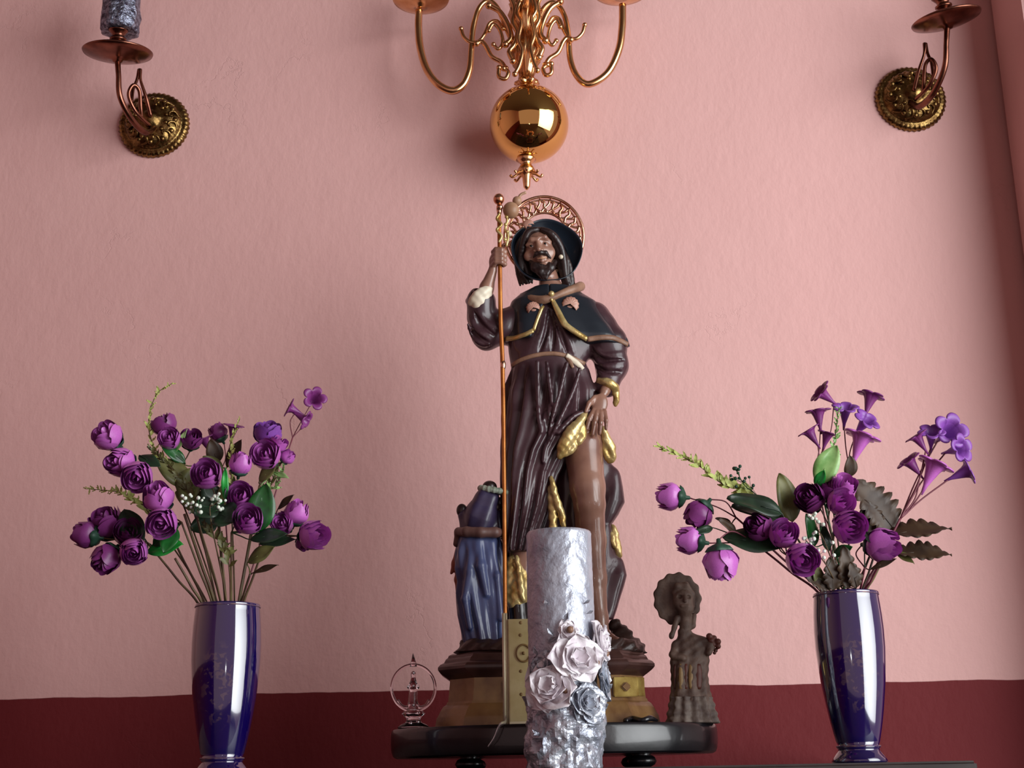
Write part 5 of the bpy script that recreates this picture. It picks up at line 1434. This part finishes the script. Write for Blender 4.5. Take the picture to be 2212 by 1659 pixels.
spray('rose_spray', VR, -15, [(1752, 1078, 29, (-.5, .7, .2), 'd', 1), (1822, 1054, 25, (.1, .7, .6), 'r', 2), (1813, 1086, 26, (.3, .85, 0), 'r', 2, -.02), (1832, 1138, 32, (.2, .9, -.2), 'r', 1, -.035), (1790, 1062, 22, (0, .6, .7), 'd', 1, .01)],
      'dense purple rose cluster in the middle of the right vase', GR, M['stem'], -.04, knot=(1800, 1170), lv=[((1760, 1180), (1745, 1110), 30, 'leaf'), ((1790, 1190), (1775, 1130), 26, 'darkleaf'), ((1800, 1200), (1840, 1180), 26, 'leaf')])
spray('rose_spray', VR, 25, [(1903, 1178, 34, (.65, .65, -.15), 'r', 0)],
      'single half closed purple rose low on the right of the right vase', GR, M['vstem'], -.05, knot=(1868, 1226), lv=[((1870, 1150), (1900, 1175), 34, 'darkleaf'), ((1880, 1230), (1935, 1205), 14, 'brownleaf')])
spray('trumpet_flower_spray', VR, -12, [(1771, 846, 24, (-.75, .25, .55), 't', 1), (1766, 888, 24, (-.1, .1, 1), 't', 1), (1746, 930, 22, (-.5, .1, .85), 't', 1), (1788, 936, 20, (.3, .2, .9), 't', 1)],
      'thin stalks of dark trumpet flowers at the top left of the right vase', GR, M['vstem'], .0, knot=(1760, 1010), sr=1.8)
spray('trumpet_flower_spray', VR, 5, [(1826, 880, 25, (0, .6, .8), 't', 0), (1873, 906, 26, (.4, .7, .5), 't', 0, -.01), (1862, 942, 34, (.35, .1, .9), 't', 2), (1882, 854, 26, (.35, .05, .95), 't', 1, .02)],
      'violet trumpet flowers fanning at the top centre of the right vase', GR, M['vstem'], .0, knot=(1835, 1010), sr=2, lv=[((1835, 1030), (1838, 985), 34, 'brownleaf')])
spray('trumpet_flower_spray', VR, 28, [(2056, 929, 34, (.25, .95, .15), 't', 0), (2078, 968, 27, (.5, .85, 0), 't', 0, -.01), (2012, 932, 25, (-.1, .7, .7), 't', 0), (1979, 942, 22, (-.5, .1, .85), 't', 1),
                                      (1962, 994, 24, (-.6, .2, .75), 't', 1), (2020, 1003, 34, (.45, .1, .85), 't', 2), (2092, 1016, 26, (.75, .2, .3), 't', 0)],
      'large bunch of violet trumpet flowers leaning out at the far right of the right vase', GR, M['vstem'], -.01, knot=(1945, 1120), sr=2.6)
sprig('fern_sprig', VR, -30, [(1640, 1090), (1560, 1045), (1500, 1000), (1422, 964)], 'yellow green fern sprig reaching far left from the right vase', GR, M['fern'], .02, 30, 70)
sprig('green_bead_sprig', VR, -25, [(1650, 1090), (1610, 1050), (1590, 1015)], 'small green beaded sprig left of centre in the right vase', GR, M['calyx'], .01, 18, 18, .8, M['leaf'], True)
sprig('fern_sprig', VR, 0, [(1795, 1060), (1800, 980), (1806, 930), (1812, 880)], 'pale green fern sprig upright at the top of the right vase', GR, M['paleleaf'], -.02, 20, 40)
sprig('white_bead_sprig', VR, -5, [(1785, 1180), (1765, 1140), (1756, 1112)], 'white beaded filler sprig in the middle of the right vase', GR, M['white'], -.075, 12, 14, 1.1, None, True)
sprig('white_bead_sprig', VR, -15, [(1790, 1230), (1760, 1190), (1735, 1160)], 'white beaded filler sprig low on the left of the right vase rim', GR, M['white'], -.07, 12, 12, 1.1, None, True)
spray('leaf_spray', VR, 0, [], 'broad shiny pale green leaf standing upright in the right vase', GR, M['leaf'], -.03, knot=(1775, 1060), lv=[((1765, 1046), (1808, 962), 54, 'paleleaf', {'n': (0, -1, .1)}), ((1762, 1050), (1780, 1018), 24, 'brightleaf', {'out': -.025})])
spray('leaf_spray', VR, -25, [], 'olive leaf with a long pointed tip left of centre in the right vase', GR, M['olive'], -.01, knot=(1705, 1135), lv=[((1712, 1128), (1688, 1022), 56, 'olive'), ((1700, 1130), (1585, 1085), 62, 'darkleaf', {'n': (.1, -1, .8)})])
spray('leaf_spray', VR, 12, [], 'big brown serrated leaf rising right of the centre roses in the right vase', GR, M['brownleaf'], .0, knot=(1900, 1150), lv=[((1935, 1150), (1850, 1035), 90, 'brownleaf', {'serr': 7, 'n': (0.2, -1, .2)}), ((1890, 1160), (1870, 1080), 60, 'brownleaf', {'serr': 6})])
spray('leaf_spray', VR, 30, [], 'brown serrated leaf stretched out to the right above the lowest one in the right vase', GR, M['brownleaf'], -.01, knot=(1900, 1165), lv=[((1895, 1160), (2055, 1132), 64, 'brownleaf', {'serr': 7, 'n': (0, -1, 1.2)})])
spray('leaf_spray', VR, 35, [], 'olive serrated leaf lowest on the right side of the right vase', GR, M['olive'], -.02, knot=(1915, 1195), lv=[((1920, 1195), (2056, 1191), 60, 'brownleaf', {'serr': 7, 'n': (0, -1, 1.0)}), ((1930, 1190), (1975, 1215), 20, 'olive')])
spray('leaf_spray', VR, -8, [], 'brown leaf tuft crowding the rim of the right vase', GR, M['brownleaf'], -.045, knot=(1805, 1262), lv=[((1790, 1272), (1745, 1245), 34, 'brownleaf', {'serr': 5}), ((1800, 1275), (1795, 1205), 46, 'brownleaf', {'serr': 5}), ((1830, 1272), (1826, 1180), 42, 'brownleaf', {'serr': 5}), ((1850, 1270), (1840, 1215), 36, 'brownleaf', {'serr': 4}), ((1775, 1275), (1760, 1215), 30, 'olive')])
spray('stalk', VR, 30, [], 'reddish bare stalk leaning right out of the right vase', GR, M['vstem'], -.05, knot=(1905, 1210), sr=2.4)
